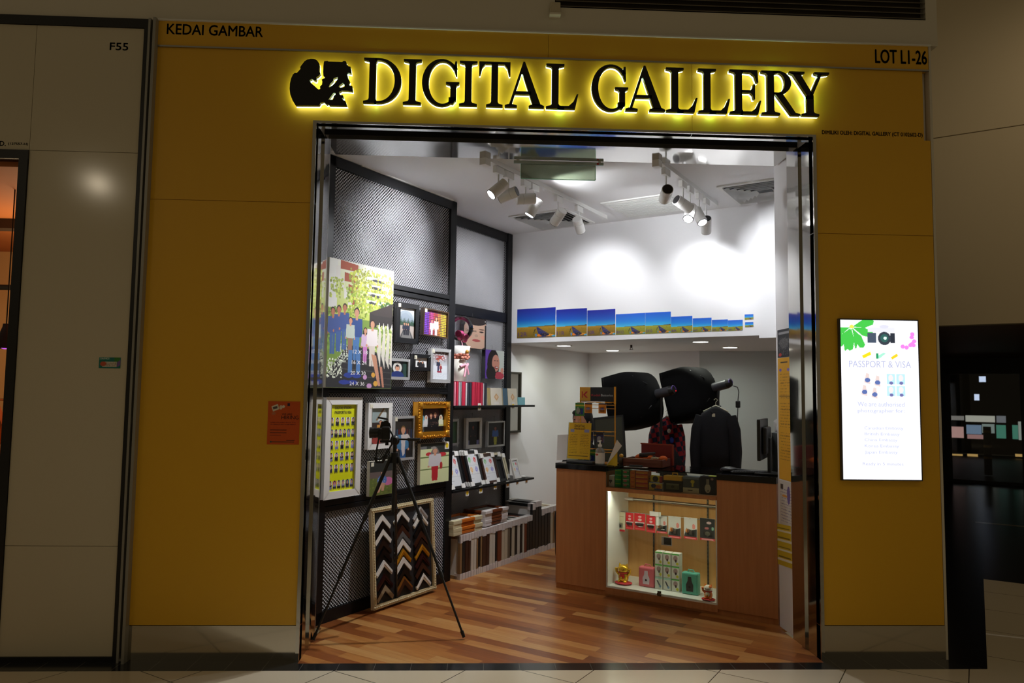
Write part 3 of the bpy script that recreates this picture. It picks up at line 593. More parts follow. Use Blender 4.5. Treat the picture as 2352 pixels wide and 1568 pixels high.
for k in range(4):
    x = .78+k*.07; p.poly([(x-.03, .30-k*.03), (x, .53-k*.01), (x+.035, .45), (x+.03, .16)], (214, 208, 196)).poly([(x-.02, .5), (x, .55), (x+.02, .48)], (232, 230, 222))
p.man(.42, .22, .42, (40, 74, 140), (70, 118, 178)).man(.33, .26, .30, (190, 200, 190), (150, 110, 90), skin=(215, 150, 120)).man(.56, .21, .28, (205, 175, 205), (200, 120, 190), long=True).man(.67, .18, .38, (226, 216, 216), (212, 200, 190), (50, 30, 26), w=1.05)
for x in (.34, .46): p.rect(x-.03, .12, x+.03, .30, (74, 120, 180)); p.ell(x-.02, .10, .07, .02, (36, 60, 150)); p.ell(x-.08, .045, .08, .018, (36, 56, 150))
p.poly([(.66, .28), (.74, .27), (.82, .02), (.78, .02)], (196, 140, 112)).poly([(.80, .18), (.84, .18), (.88, .01), (.85, .01)], (190, 130, 104)).ell(.70, .11, .03, .02, (215, 160, 60)).ell(.74, .04, .035, .022, (215, 160, 60)).ell(.57, .09, .03, .02, (200, 150, 200)).ell(.64, .02, .04, .02, (200, 150, 200))
canvas(t, w, h, .045, p, mat('canvas_edge', (214, 208, 188), .7))
wt = mat('white_print', (240, 238, 236), .6)
for k, (s_, zz) in enumerate((('12 X 18', .275), ('16 X 24', .195), ('20 X 30', .115), ('24 X 36', .035))): text(s_, w*.225, h*.030, w*(.375-.012*k), h*zz-.004*k, -.047, wt, parent=t)
O('hanger_wire', MB().path([(w*.5, .0, h*.9), (w*.5, .02, h*.95)], .0015, 6), steel, t)
# passport notice
u0, u1, z0, z1 = -.105, .249, .858, 1.567
t = wroot('framed_notice', 'white framed yellow passport and visa sample board beside the entrance', 'notice', u0, z0)
w, h = u1-u0, z1-z0; b = .048
p = Pic(120, 290, (222, 226, 22), a=.41, seed=5)
rows = [(5, .80, .10), (6, .665, .09), (5, .53, .10), (5, .395, .09), (5, .26, .09), (6, .075, .09)]
rr = np.random.default_rng(4)
for n_, y, hh in rows:
    for k in range(n_):
        x = .09+k*(.84/(n_-1))*.96; c = (236, 236, 240)
        if (n_, k) in ((6, 4),): c = (90, 150, 220)
        if y < .1 and k == 1: c = (230, 90, 170)
        g_ = .085 if n_ == 6 else .09; p.rect(x-g_*.75, y-hh*.35, x+g_*.75, y+hh*.45, c)
        hair = (34, 26, 26) if rr.random() < .8 else (60, 60, 90); vl = [(30, 40, 60), (40, 60, 45), (60, 60, 120)][rr.integers(3)] if rr.random() < .3 else hair
        p.ell(x, y+.022, .042, .026, vl); p.ell(x, y-.012, .06, .022, [(45, 50, 70), (30, 30, 34), (150, 150, 190), (210, 190, 110)][rr.integers(4)]); p.rect(x-.06, y-.05, x+.06, y-.02, c if False else [(45, 50, 70), (30, 30, 34), (120, 120, 170), (60, 70, 60)][rr.integers(4)])
        p.ell(x, y+.012, .028, .021, (208, 160, 132)); p.speck(x-.07, y-hh*.35-.03, x+.07, y-hh*.35-.008, (130, 120, 30), .45)
frame(t, w, h, b, .035, wfr, p)
nav = mat('navy_ink', (36, 44, 60), .6)
text('DIGITAL STUDIO', (w-2*b)*.62, .020, b+(w-2*b)*.19, h-b-.035, -.021, nav, parent=t); text('PASSPORT & VISA', (w-2*b)*.64, .020, b+(w-2*b)*.18, h-b-.068, -.021, nav, parent=t)

def pic_mtn():
    p = Pic(60, 92, (200, 200, 205)); p.grad(.5, 1, (150, 165, 175), (225, 230, 235)).ell(.45, .72, .42, .2, (150, 160, 170)).poly([(0, .55), (.2, .78), (.45, .86), (.8, .7), (1, .6), (1, .5), (0, .5)], (140, 152, 165))
    for k in range(14): x = k/13; p.poly([(x-.06, .45), (x, .62+.04*(k % 3)), (x+.06, .45)], (50, 78, 62))
    p.rect(0, .3, 1, .46, (70, 76, 66)).rect(0, 0, 1, .42, (176, 164, 156)).poly([(.4, .42), (.6, .42), (.95, 0), (.05, 0)], (120, 118, 116)).poly([(.42, .42), (.44, .42), (.16, 0), (.10, 0)], (60, 58, 60)).poly([(.56, .42), (.58, .42), (.9, 0), (.84, 0)], (60, 58, 60))
    for x in (.36, .48, .60): p.man(x, .12, .40, (40, 46, 66), (26, 28, 40), (40, 30, 28), w=1.1)
    return p
def pic_lights():
    p = Pic(90, 64, (60, 30, 60))
    for i in range(16):
        for j in range(14):
            x = (i+.5)/16; c = (130, 70, 220) if x < .28 else (220, 80, 150) if x < .42 else (226, 80, 50) if x < .62 else (238, 150, 40) if x < .78 else (232, 205, 40)
            p.ell(x, (j+.5)/14, .022, .026, c)
    return p.man(.38, -.1, .75, (214, 214, 220), (200, 200, 210), w=.95).man(.56, -.12, .9, (232, 210, 208), (220, 190, 190), long=True)
def pic_child():
    p = Pic(60, 50, (26, 34, 34)); p.rect(.75, 0, 1, 1, (40, 66, 58)).ell(.42, .58, .26, .34, (214, 212, 206)).ell(.42, .10, .38, .28, (34, 52, 110)).face(.42, .56, .17, (216, 160, 130)); return p
def pic_bw():
    p = Pic(44, 40, (228, 228, 228)); p.man(.42, -.35, 1.15, (28, 28, 32), (24, 24, 28)).man(.66, -.45, 1.1, (40, 40, 44), (34, 34, 36), long=True); return p
def pic_snow():
    p = Pic(54, 90, (206, 210, 216)); p.grad(.5, 1, (190, 196, 204), (120, 100, 98)).rect(.25, .7, .8, .86, (150, 66, 60)); p.blob(0, .6, 1, 1, (180, 176, 180), 50, .03).man(.42, .3, .42, (40, 46, 66), (60, 60, 90)).man(.58, .26, .3, (150, 50, 60), (120, 60, 60)); p.ell(.5, .28, .16, .03, (150, 40, 60)).speck(0, 0, 1, .25, (176, 184, 196), .2); return p
def pic_grad1():
    p = Pic(56, 96, (60, 50, 46)); p.rect(0, .6, 1, 1, (150, 165, 165)).poly([(.3, .66), (.75, 1), (1, .8), (.95, .7), (.6, .62)], (206, 214, 214)).poly([(.3, .66), (.75, 1), (.82, .97), (.4, .64)], (130, 105, 70)).man(.6, .05, .6, (200, 140, 60), (150, 50, 50), w=1.3).ell(.4, .1, .3, .1, (150, 60, 54)).rect(.85, .1, 1, .4, (80, 130, 190)); return p
def pic_grad2():
    p = Pic(60, 100, (38, 36, 36))
    for k in range(9): p.rect(.03+k*.11, .5, .10+k*.11, .72, ((50, 60, 90), (60, 84, 110), (96, 40, 40), (70, 66, 62))[k % 4])
    p.rect(0, .74, 1, 1, (46, 42, 38)); p.man(.5, -.25, 1.05, (70, 120, 160), (40, 80, 130), (120, 90, 50), veil=None, w=1.05); p.poly([(.38, .58), (.75, .6), (.9, .5), (.6, .42), (.42, .45)], (206, 198, 196)).poly([(.40, .45), (.62, .45), (.6, .1), (.5, .04), (.42, .2)], (200, 192, 192)); return p
def pic_fam():
    p = Pic(100, 84, (30, 22, 22)); p.ell(.5, .8, .3, .25, (74, 34, 34))
    for x, y, tp, v_ in ((.10, -.35, (110, 190, 200), (110, 190, 205)), (.26, -.35, (200, 205, 206), (212, 214, 216)), (.88, -.35, (190, 200, 140), (216, 220, 196))): p.man(x, y, 1.05, tp, (20, 24, 30), veil=v_, w=.85)
    p.man(.46, -.3, 1.1, (16, 18, 22), (14, 16, 20), w=.9).man(.64, -.3, 1.14, (16, 18, 22), (14, 16, 20), w=.95); p.rect(0, 0, 1, .22, (14, 15, 18)).speck(.0, 0, .18, .3, (150, 170, 180), .25).speck(.4, .3, .8, .42, (150, 110, 90), .12); return p
def pic_lawn():
    p = Pic(66, 100, (96, 110, 44)); p.rect(0, .68, 1, 1, (28, 30, 24)).rect(0, .5, 1, .68, (104, 88, 84)); p.blob(0, 0, 1, .5, (104, 112, 46), 60, .03); p.ell(.78, .38, .22, .12, (200, 110, 160)).ell(.52, .42, .2, .15, (72, 112, 180)).face(.55, .62, .075, (215, 160, 130)).poly([(.4, .34), (.56, .36), (.42, .08), (.28, .06)], (206, 158, 132)).poly([(.5, .34), (.66, .34), (.6, .12), (.5, .12)], (200, 150, 124)).speck(.35, .35, .65, .5, (200, 206, 226), .1); return p
def pic_ski():
    p = Pic(76, 110, (214, 222, 170)); p.rect(0, .86, 1, 1, (46, 50, 44)).rect(.45, .74, 1, .9, (40, 44, 38)).rect(0, .86, .2, .93, (110, 110, 110)); 
    for y in (.64, .34): p.rect(0, y, 1, y+.03, (110, 130, 70))
    p.ell(.28, .73, .10, .045, (196, 40, 50)).ell(.76, .70, .14, .05, (196, 40, 50)).man(.5, .06, .82, (206, 202, 206), (186, 28, 40), (120, 110, 108), (206, 150, 120), long=True, w=1.15).ell(.72, .42, .05, .09, (180, 40, 44)).ell(.45, .88, .10, .03, (150, 146, 140)); return p

def hung(px0, py0, px1, py1, name, label, b, d, fm, pic, v=WV, grp=None, stk=None, rot=0, off=0):
    v = v+off
    u0, u1, z0, z1 = at(px0, py0, px1, py1, v+d); t = wroot(name, label, 'picture frame', u0, z0, v+.0, group=grp); w, h = u1-u0, z1-z0
    if rot: t.rotation_euler = Matrix.Rotation(0, 3, 'X').to_euler(); t.rotation_euler = (Matrix.Rotation(RZW, 3, 'Z') @ Matrix.Rotation(rot, 3, 'Y')).to_euler()
    if b: frame(t, w, h, b, d, fm, pic)
    else: canvas(t, w, h, d, pic, fm)
    hook(t, w, h)
    if stk == 'c': sticker(t, .012, h-.008, d)
    if stk == 'y':
        sticker(t, w-.062, h-.0, d, .06, card); O('label_print', MB().cyl((w-.032, -d-.002, h-.03), (w-.032, -d-.0035, h-.03), .02), yellow_tag, t)
    return t
bfr = mat('black_frame_wood', (20, 20, 22), .3)
hung(913, 693, 961, 790, 'picture_frame', 'black framed portrait print of three hikers on a road before mountains', .035, .035, bfr, pic_mtn(), stk='c')
hung(973, 705, 1029, 776, 'picture_frame', 'dark landscape frame of two people before strings of coloured lights', .012, .035, mat('dark_gold_frame', (70, 50, 34), .35, .3), pic_lights(), stk='c', rot=R(1.5))
hung(896, 822, 941, 872, 'picture_frame', 'small silver framed picture of a child in a white hood', .018, .03, silver, pic_child())
hung(950, 813, 988, 852, 'picture_frame', 'smallest black framed picture of a couple in black on white', .024, .035, bfr, pic_bw(), stk='c')
hung(991, 799, 1034, 879, 'picture_frame', 'silver framed upright snow scene beside the black corner post', .024, .035, silver, pic_snow(), stk='c')
hung(848, 926, 899, 1028, 'picture_frame', 'white framed graduation picture directly behind the camera', .034, .035, wfr, pic_grad1(), stk='c')
hung(905, 956, 952, 1054, 'picture_frame', 'silver framed graduate in blue gown behind the tripod handle', .018, .03, silver, pic_grad2(), stk='c')
t = hung(962, 923, 1032, 1003, 'picture_frame', 'ornate gold frame with a family of five in dark clothes', .05, .06, gold, pic_fam(), stk='c')
w = None
orn = MB(); rng = random.Random(3)
gw = [c for c in t.children if c.name.startswith('moulding')][0]; xs = [v_.co.x for v_ in gw.data.vertices]; zs = [v_.co.z for v_ in gw.data.vertices]; gw_, gh_ = max(xs), max(zs)
for k in range(15):
    for (x, z) in ((gw_*(k+.5)/15, .012), (gw_*(k+.5)/15, gh_-.012), (.012, gh_*(k+.5)/15), (gw_-.012, gh_*(k+.5)/15)): orn.ell((x+rng.uniform(-.004, .004), -.062, z+rng.uniform(-.004, .004)), (.012, .007, .010), 8, 5)
for x in (.03, gw_-.03):
    for z in (.03, gh_-.03): orn.ell((x, -.062, z), (.03, .012, .03), 12, 8)
O('carved_ornament', orn, gold, t)
hung(850, 1060, 902, 1132, 'canvas_print', 'canvas print of a child in blue sitting on a lawn, low behind the tripod', 0, .03, mat('canvas_edge', (214, 208, 188), .7), pic_lawn(), stk='c')
hung(966, 1019, 1030, 1104, 'canvas_print', 'canvas print of a child in red trousers with yellow price sticker', 0, .03, mat('canvas_edge', (214, 208, 188), .7), pic_ski(), stk='y')
# pictures on the recessed wall
def pic_face1():
    p = Pic(80, 120, (60, 58, 56)); p.ell(.42, .55, .5, .62, (66, 54, 50)).face(.55, .50, .52, (222, 184, 160), (50, 40, 38)); p.rect(.93, 0, 1, .8, (48, 46, 44)).ell(.95, .93, .02, .02, (230, 230, 225)); return p
def pic_girl():
    p = Pic(80, 120, (110, 70, 180)); p.rect(.55, 0, 1, 1, (206, 214, 206)).ell(.42, .50, .32, .52, (34, 26, 28)).ell(.55, .55, .2, .3, (216, 150, 130)).ell(.58, .40, .10, .05, (160, 50, 56)).ell(.6, .41, .07, .02, (235, 225, 220)).ell(.50, .64, .05, .012, (50, 30, 28)).ell(.64, .64, .05, .012, (50, 30, 28)).ell(.75, .12, .25, .14, (190, 60, 80)).ell(.9, .3, .08, .1, (216, 150, 130)).ell(.3, .2, .25, .25, (32, 26, 28)); return p
def pic_dark(cols):
    p = Pic(60, 84, (16, 14, 18)); p.man(.5, .02, .8, cols[0], cols[1], skin=(140, 70, 50), w=1.1); p.rect(0, 0, .2, .2, cols[2]).rect(.8, 0, 1, .2, cols[2]); return p
hung(1066, 726, 1116, 803, 'canvas_print', 'black edged close-up print of a baby face behind the balloon', 0, .04, bfr, pic_face1(), v=V2)
hung(1115, 802, 1157, 871, 'canvas_print', 'black edged print of a laughing girl against purple above the shelf', 0, .04, bfr, pic_girl(), v=V2)
hung(1036, 963, 1053, 1022, 'picture_frame', 'pale frame with green picture cut off by the black corner post', .02, .03, silver, Pic(20, 40, (76, 110, 84)), v=V2)
hung(1072, 961, 1106, 1027, 'picture_frame', 'white framed dark portrait between the two shelves', .03, .03, wfr, pic_dark(((30, 22, 30), (20, 14, 20), (150, 150, 200))), v=V2)
hung(1121, 968, 1159, 1023, 'picture_frame', 'thin silver frame with figure in blue and yellow on black', .014, .03, silver, pic_dark(((50, 90, 160), (170, 170, 60), (18, 14, 18))), v=V2)
# dark framed mirror on the rear left wall
u0, u1, z0, z1 = 2.80, 3.06, 1.20, 1.85
t = wroot('wall_mirror', 'tall dark framed mirror on the rear left wall beside the black post', 'mirror', u0, z0, -1.655)
f = MB()
w, h, b = u1-u0, z1-z0, .022
for P in ([(0, 0), (w, 0), (w-b, b), (b, b)], [(w, 0), (w, h), (w-b, h-b), (w-b, b)], [(w, h), (0, h), (b, h-b), (w-b, h-b)], [(0, h), (0, 0), (b, b), (b, h-b)]): f.prism(P, -.03, 0)
O('frame', f, mat('olive_black', (46, 42, 30), .4), t); O('mirror_glass', MB().box(b, w-b, -.014, -.008, b, h-b), mat('mirror', (205, 205, 200), .06, 1), t)

# ------------------------------------------------------------------ ceiling fittings
def vent(u, v, label, s=.62, kind='square', zc=3.316):
    t = T('ceiling_vent', label, 'vent', I(u+s/2, v+s/2, zc-.012), RZI)
    fr = MB(); o = s/2
    for a_, b_ in ((o, o-.035),):
        fr.box(-a_, a_, -a_, -b_, 0, .012).box(-a_, a_, b_, a_, 0, .012).box(-a_, -b_, -b_, b_, 0, .012).box(b_, a_, -b_, b_, 0, .012)
    O('frame', fr, wlam, t, bevel=.003); i_ = o-.035
    O('dark_duct', MB().box(-i_, i_, -i_, i_, .009, .0115), blackm, t)
    if kind == 'square':
        for k in range(6):
            a_ = i_-k*.045-.004; b_ = a_-.032
            if b_ < .02: break
            m_ = MB()
            for q_ in range(4):
                c, s_ = round(math.cos(q_*PI/2)), round(math.sin(q_*PI/2)); r2 = lambda x, y, z: (x*c-y*s_, x*s_+y*c, z)
                m_.add([r2(-a_, -a_, -.012), r2(a_, -a_, -.012), r2(b_, -b_, .008), r2(-b_, -b_, .008)], [(0, 1, 2, 3), (3, 2, 1, 0)])
            O('blade_ring', m_, wlam, t)
    else:
        for k in range(16):
            y = -i_+(k+.5)*2*i_/16; O('slat', MB().box(-i_, i_, y-.010, y+.010, -.002, .004), wlam, t)
vent(2.08, -1.20, 'square louvred ceiling vent behind the left track lights')
vent(2.06, -.22, 'flat slatted ceiling grille between the two light tracks', kind='flat')
vent(2.06, .82, 'square louvred ceiling vent at the right by the white column')
def track(u0, u1, v, label):
    t = T('light_track', label, 'light track', I(u0, v, 3.316), RZI)
    O('rail', MB().box(-.018, .018, 0, u1-u0, -.034, 0), wlam, t, bevel=.002)
    O('feed_box', MB().box(-.026, .026, -.02, .05, -.075, -.0), wlam, t, bevel=.003); return t
track(.47, 2.52, -.38, 'long white ceiling light track at the left'); track(1.12, 2.56, .67, 'white ceiling light track at the right')
lens_on = mat('lens_on', (250, 250, 255), .3, emit=9); darkc = mat('lamp_vent', (18, 18, 20), .5)
RN = ['first', 'second', 'third', 'fourth', 'fifth', 'sixth']
def spot(v, lens, back, dv, label, grp, power=26, lit=True, dark_back=False, size=95, tgt=None):
    """lens / back: pixel positions of the two ends of the cylinder, on the vertical plane of the track"""
    a_ = FV(*lens, v); b_ = FV(*back, v); P1 = I(*a_); P0 = I(*b_); mid = (P0+P1)/2; d = (P1-P0); d = (d+B*dv*d.length).normalized() if tgt is None else (I(*tgt)-mid).normalized(); Lh = .072; r = .043
    t = T('track_spotlight', label, 'spotlight', (mid.x, mid.y, mid.z), 0, grp)
    p0 = -d*Lh; p1 = d*Lh; top = 3.282-mid.z; ax = FV(*back, v)[0]
    ar = Vector((0, 0, top)); hx = A*0
    O('body', MB().cyl(p0, p0+d*.048, r*.98).cyl(p0+d*.049, p1, r), wlam, t, bevel=.003)
    O('seam_ring', MB().cyl(p0+d*.047, p0+d*.050, r*.97), darkc, t)
    O('back_cap', MB().cyl(p0-d*.003, p0+d*.001, r*.86), darkc if dark_back else wlam, t)
    O('rim', MB().cyl(p1-d*.002, p1+d*.003, r*.99), darkc, t)
    O('lens', MB().cyl(p1+d*.002, p1+d*.0045, r*.84), lens_on, t)
    O('stem', MB().cyl(Vector((0, 0, r*.4)), ar+Vector((0, 0, -.05)), .006), wlam, t)
    O('adapter', MB().obox(ar+Vector((0, 0, -.03)), A*.055, B*.016, UP*.026), wlam, t, bevel=.003)
    li = light('lamp_light', 'SPOT', (0, 0, 0), power*1.18, (.95, .97, 1), None, spot_size=R(size), spot_blend=.8, shadow_soft_size=.03)
    li.parent = t; li.location = p1+d*.02; li.rotation_euler = d.to_track_quat('-Z', 'Y').to_euler()
gl, gr = 'spotlights on the left track', 'spotlights on the right track'
spot(-.38, (1131, 455), (1158, 413), -.5, 'lit spotlight nearest the doorway on the left track, aimed down left', gl, 30, size=80)
spot(-.38, (1152, 462), (1183, 433), 0, 'second spotlight on the left track, its dark back turned to the doorway', gl, 120, dark_back=True, tgt=(.66, -1.32, 2.84), size=66)
spot(-.38, (1224, 458), (1190, 456), 1.0, 'horizontal spotlight on the left track with glowing lens at its right', gl, 20)
spot(-.38, (1212, 488), (1241, 464), 0, 'fourth spotlight on the left track, dark back facing up right', gl, 130, dark_back=True, tgt=(.7, -1.32, 1.35), size=100)
spot(-.38, (1274, 514), (1290, 482), 0, 'fifth spotlight on the left track, aimed down in front of the vent', gl, 44, tgt=(2.2, -1.7, 2.1))
spot(-.38, (1321, 532), (1338, 502), 0, 'last spotlight on the left track, closest to the back wall', gl, 22, tgt=(2.9, -.55, 2.45))
spot(.67, (1522, 456), (1537, 436), 0, 'first spotlight on the right track, round dark back facing the doorway', gr, 30, dark_back=True, tgt=(2.78, -.2, 2.65))
spot(.67, (1583, 484), (1554, 453), 0, 'second spotlight on the right track, grey body aimed down right', gr, 52, dark_back=True, tgt=(2.78, 1.30, 2.58), size=74)
spot(.67, (1573, 502), (1597, 476), -.9, 'brightly lit spotlight under the middle of the right track', gr, 48, tgt=(-.49, .6, 0), size=66)
spot(.67, (1612, 500), (1600, 492), -.3, 'short looking spotlight with glowing lens on the right track', gr, 46, tgt=(1.62, 1.42, 1.7), size=70)
spot(.67, (1610, 528), (1634, 506), 0, 'last spotlight on the right track, lowest and closest to the back wall', gr, 14, dark_back=True, tgt=(2.9, .45, 2.55))
# downlights in the low ceiling
for i, (x, y, lb) in enumerate(((1295, 793, 'round recessed downlight at the far left of the low ceiling'), (1407, 804, 'round recessed downlight left of the ceiling sprinkler'), (1609, 784, 'larger round downlight in front at the right of the low ceiling'), (1677, 797, 'rightmost round downlight of the low ceiling'))):
    q = FZ(x, y, 2.15); t = T('downlight', lb, 'ceiling light', (q.x, q.y, 2.147), 0, 'recessed downlights')
    O('trim_ring', MB().lathe([(.075, 0), (.075, -.004), (.092, -.004), (.092, .003)]), wlam, t); O('diffuser', MB().cyl((0, 0, -.003), (0, 0, .002), .075), em('downlight_glow', (255, 250, 238), 9), t)
    li = light('downlight_lamp', 'AREA', (0, 0, -.012), 3.0 if i < 2 else 2.4, (.94, 1, .86), None, shape='DISK', size=.14); li.parent = t; li.data.spread = R(160)
q = FZ(1450, 792, 2.15); t = T('sprinkler', 'small dark fire sprinkler in the low ceiling between the downlights', 'sprinkler', (q.x, q.y, 2.15)); O('head', MB().cyl((0, 0, 0), (0, 0, -.03), .012).cyl((0, 0, -.045), (0, 0, -.05), .02), mat('bronze', (60, 52, 44), .4, .5), t); O('arm', MB().cyl((.01, 0, -.03), (.01, 0, -.046), .003).cyl((-.01, 0, -.03), (-.01, 0, -.046), .003), mat('bronze', (60, 52, 44), .4, .5), t)
# hanging exit sign plate just inside the doorway
a = FY(1197, 376, .62); b_ = FY(1367, 414, .62); c0 = FY(1180, 370, .62); c1 = FY(1386, 370, .62)
t = T('exit_sign', 'clear green tinted acrylic sign plate hanging from the ceiling inside the doorway', 'sign', (0, .62, 0))
O('plate', MB().box(a.x, b_.x, -.004, .004, b_.z, a.z), glass('green_acrylic', (188, 196, 180), .1, 1.3), t)
O('edge_strip', MB().box(a.x-.003, a.x, -.005, .005, b_.z, a.z).box(b_.x, b_.x+.003, -.005, .005, b_.z, a.z).box(a.x, b_.x, -.005, .005, b_.z-.003, b_.z), mat('green_edge', (130, 205, 165), .3), t)  # plain pale green strips along the plate edges, no emission
O('top_rail', MB().box(c0.x, c1.x, -.012, .012, a.z, a.z+.022), mat('rail_grey', (176, 196, 196), .3, .2), t, bevel=.003)
O('ceiling_bracket', MB().box(c0.x+.02, c0.x+.04, -.01, .01, a.z+.02, 3.33).box(c1.x-.04, c1.x-.02, -.01, .01, a.z+.02, 3.33), wlam, t)
O('indicator', MB().box(c1.x-.05, c1.x-.035, -.014, -.011, a.z+.004, a.z+.016), mat('red_dot', (190, 50, 60), .4), t)
# series of blue landscape prints along the bulkhead
BLU = [(1187, 704, 1276, 773, '12R'), (1277, 706, 1348, 770, '11R'), (1348.5, 708, 1413, 768, '10R'), (1414, 717, 1481.5, 766, '8X12'), (1482, 714, 1540.5, 764, '8X10'), (1541, 724, 1590, 761, '8R'), (1591, 728, 1634, 759, '6R'), (1635, 732, 1671.5, 758, '5R'), (1672, 733, 1705.5, 756, '4R'), (1710, 721, 1730, 734, None), (1711, 739, 1730, 751, None)]
BLB = ['largest blue landscape print, at the left end of the bulkhead row', 'second largest blue landscape print from the left', 'third blue landscape print from the left, deep violet sky', 'wide paler blue landscape print, fourth from the left', 'fifth blue landscape print, taller than the fourth', 'sixth blue landscape print, first of the small ones', 'seventh blue landscape print from the left', 'eighth blue landscape print from the left', 'last blue landscape print of the touching row', 'upper of the two tiny blue landscape prints at the right', 'lower of the two tiny blue landscape prints at the right']
for i, (x0, y0, x1, y1, tx) in enumerate(BLU):
    a_ = FU(x0, y1, 2.778); b_ = FU(x1, y0+ (1 if i < 9 else 0), 2.778); w_, h_ = b_[1]-a_[1], b_[2]-a_[2]; zb_ = 2.198 if i < 9 else a_[2]; h_ = b_[2]-zb_
    t = T('landscape_print', BLB[i], 'print', I(2.784, a_[1], zb_), RZI, 'blue landscape prints on the bulkhead')
    deep = i < 3; p = Pic(80, 64, (60, 120, 200)); p.grad(.36, .62, (70, 190, 225), (20, 90, 190) if deep else (30, 130, 220)).grad(.62, 1, (20, 90, 190) if deep else (30, 130, 220), (30, 34, 150) if deep else (26, 90, 205)).grad(0, .38, (112, 92, 20) if deep else (120, 126, 30), (176, 136, 34) if deep else (160, 160, 50))
    p.poly([(0, .37), (.8, .40), (1, .42), (1, .37)], (90, 80, 60)).poly([(.50, .36), (.54, .36), (.92, .04), (.60, 0)], (40, 50, 110)).poly([(.42, .05), (.50, .3), (.46, .3)], (60, 60, 30)).ell(.60, .08, .07, .04, (230, 120, 30)).ell(.82, .08, .14, .035, (226, 150, 40)).ell(.96, .05, .05, .03, (60, 160, 210)).ell(.50, .08, .03, .05, (60, 130, 190)).ell(.72, .10, .12, .05, (24, 26, 60)).speck(0, 0, 1, .34, (130, 110, 40), .12)
    p.mesh('picture', 0, w_, 0, h_, -.0022, prnt, t); O('paper', MB().box(0, w_, -.002, 0, 0, h_), card, t)
    if tx: text(tx, w_*.24, h_*.14, w_*.03, h_*.06, -.0032, mat('violet_ink', (84, 50, 120), .6), parent=t)
# ------------------------------------------------------------------ sales counter (local x = v, y = depth behind the front)
UC0 = 1.738
def rr_(u, v, z=0): return I(u, v, z)
t = T('sales_counter', 'long wooden sales counter with black granite ends and lit glass showcase', 'counter', I(UC0, 0, 0), RZI)
def cab(x0, x1, nm):
    o = O(nm, MB().box(x0, x1, 0, .5, .045, .990), lam, t, bevel=.002); O('plinth', MB().box(x0+.0, x1, .015, .48, 0, .045), lam, o)
    O('granite_top', MB().box(x0-(.006 if x0 < 0 else 0), x1, -.008, .51, .990, 1.036), granite, o, bevel=.002)
cab(-.462, -.003, 'left_cabinet'); cab(.902, 1.333, 'right_cabinet')
x0, x1 = -.003, .902
O('base_board', MB().box(x0, x1, .0, .48, .02, .072), lam, t); O('plinth', MB().box(x0, x1, .015, .48, 0, .02), lam, t)
O('display_shelf', MB().box(x0, x1, -.001, .5, .848, .866).box(x0, x1, -.001, .007, .838, .848), lam, t, bevel=.001)
O('glass_top', MB().box(x0, x1, -.004, .51, 1.024, 1.032), glass('case_glass', (250, 253, 251)), t)
O('glass_front', MB().box(x0+.002, x1-.002, 0, .006, .867, 1.023), glass('case_glass'), t)
O('rear_panel', MB().box(x0, x1, .47, .475, .866, 1.023), glass('case_glass'), t)
wl = mat('white_laminate', (228, 232, 226), .35)
O('side_liner', MB().box(x0, x0+.012, .008, .45, .072, .846).box(x1-.012, x1, .008, .45, .072, .846), wl, t)
O('deck', MB().box(x0+.012, x1-.012, .004, .45, .072, .084), wl, t)
O('back_panel', MB().box(x0+.012, x1-.012, .43, .445, .084, .846), lam_back, t)
for x in (.24, .70): O('slotted_upright', MB().box(x-.006, x+.006, .420, .43, .09, .84), mat('upright_grey', (96, 92, 80), .4, .3), t)
for x in (.24, .70):
    sl = MB()
    for k in range(24): sl.box(x-.0022, x+.0022, .4185, .4205, .11+k*.03, .125+k*.03)
    O('upright_slots', sl, blackm, t)
O('shelf_bar', MB().cyl((x0+.015, .36, .738), (x1-.015, .36, .738), .013), brushed, t)
O('bar_cap', MB().cyl((x0+.013, .36, .738), (x0+.085, .36, .738), .0145), wlam, t)
O('peg_bar', MB().cyl((x0+.015, .27, .640), (x1-.015, .27, .640), .004), brushed, t)
O('sliding_glass', MB().box(x0+.013, .46, .008, .012, .085, .845).box(.44, x1-.013, .015, .019, .085, .845), glass('case_glass'), t)
O('lock', MB().cyl((.45, .002, .088), (.45, -.016, .088), .014).box(.436, .464, -.002, .008, .07, .108), mat('lock_bronze', (96, 84, 60), .35, .7), t)
for x in (x0+.03, x1-.04): O('glass_clip', MB().box(x-.014, x+.014, .003, .012, .836, .846), darkc, t)
O('light_strip', MB().box(x0+.02, x1-.02, .022, .034, .8445, .848), em('strip_glow', (245, 255, 235), 6), t)
li = light('case_lamp', 'AREA', (0, 0, 0), 3.6, (1, .97, .80), None, shape='RECTANGLE', size=.86, size_y=.02); li.parent = t; li.location = (.45, .045, .842); li.rotation_euler = (R(-38), 0, 0)
# goods in the glass top display
def gbox(name, label, cat, px0, px1, h, m, grp=None, u=1.80, d=.08, z=.867, y=1100, pic=None, lid=None):
    a_ = FU(px0, y, u)[1]; b_ = FU(px1, y, u)[1]; w = b_-a_-.003
    t = T(name, label, cat, I(u, (a_+b_)/2, z), RZI, grp)
    O('carton', MB().box(-w/2, w/2, 0, d, 0, h), m, t, bevel=.001)
    if pic: pic.mesh('print', -w/2+.001, w/2-.001, .001, h-.001, -.0008, prntm, t)
    if lid: O('lid', MB().box(-w/2-.001, w/2+.001, -.002, d, h, h+lid[1]), lid[0], t, bevel=.002)
    return t
p = Pic(20, 34, (210, 206, 196)); p.rect(.2, .45, .7, .62, (40, 38, 38)).rect(.4, .3, .55, .5, (40, 38, 38)); gbox('boxed_gadget', 'small white box with black tripod picture at the left of the glass display', 'box', 1395, 1411, .088, card, pic=p)
gm, om = mat('green_carton', (30, 130, 60), .5), mat('orange_carton', (226, 120, 24), .5)
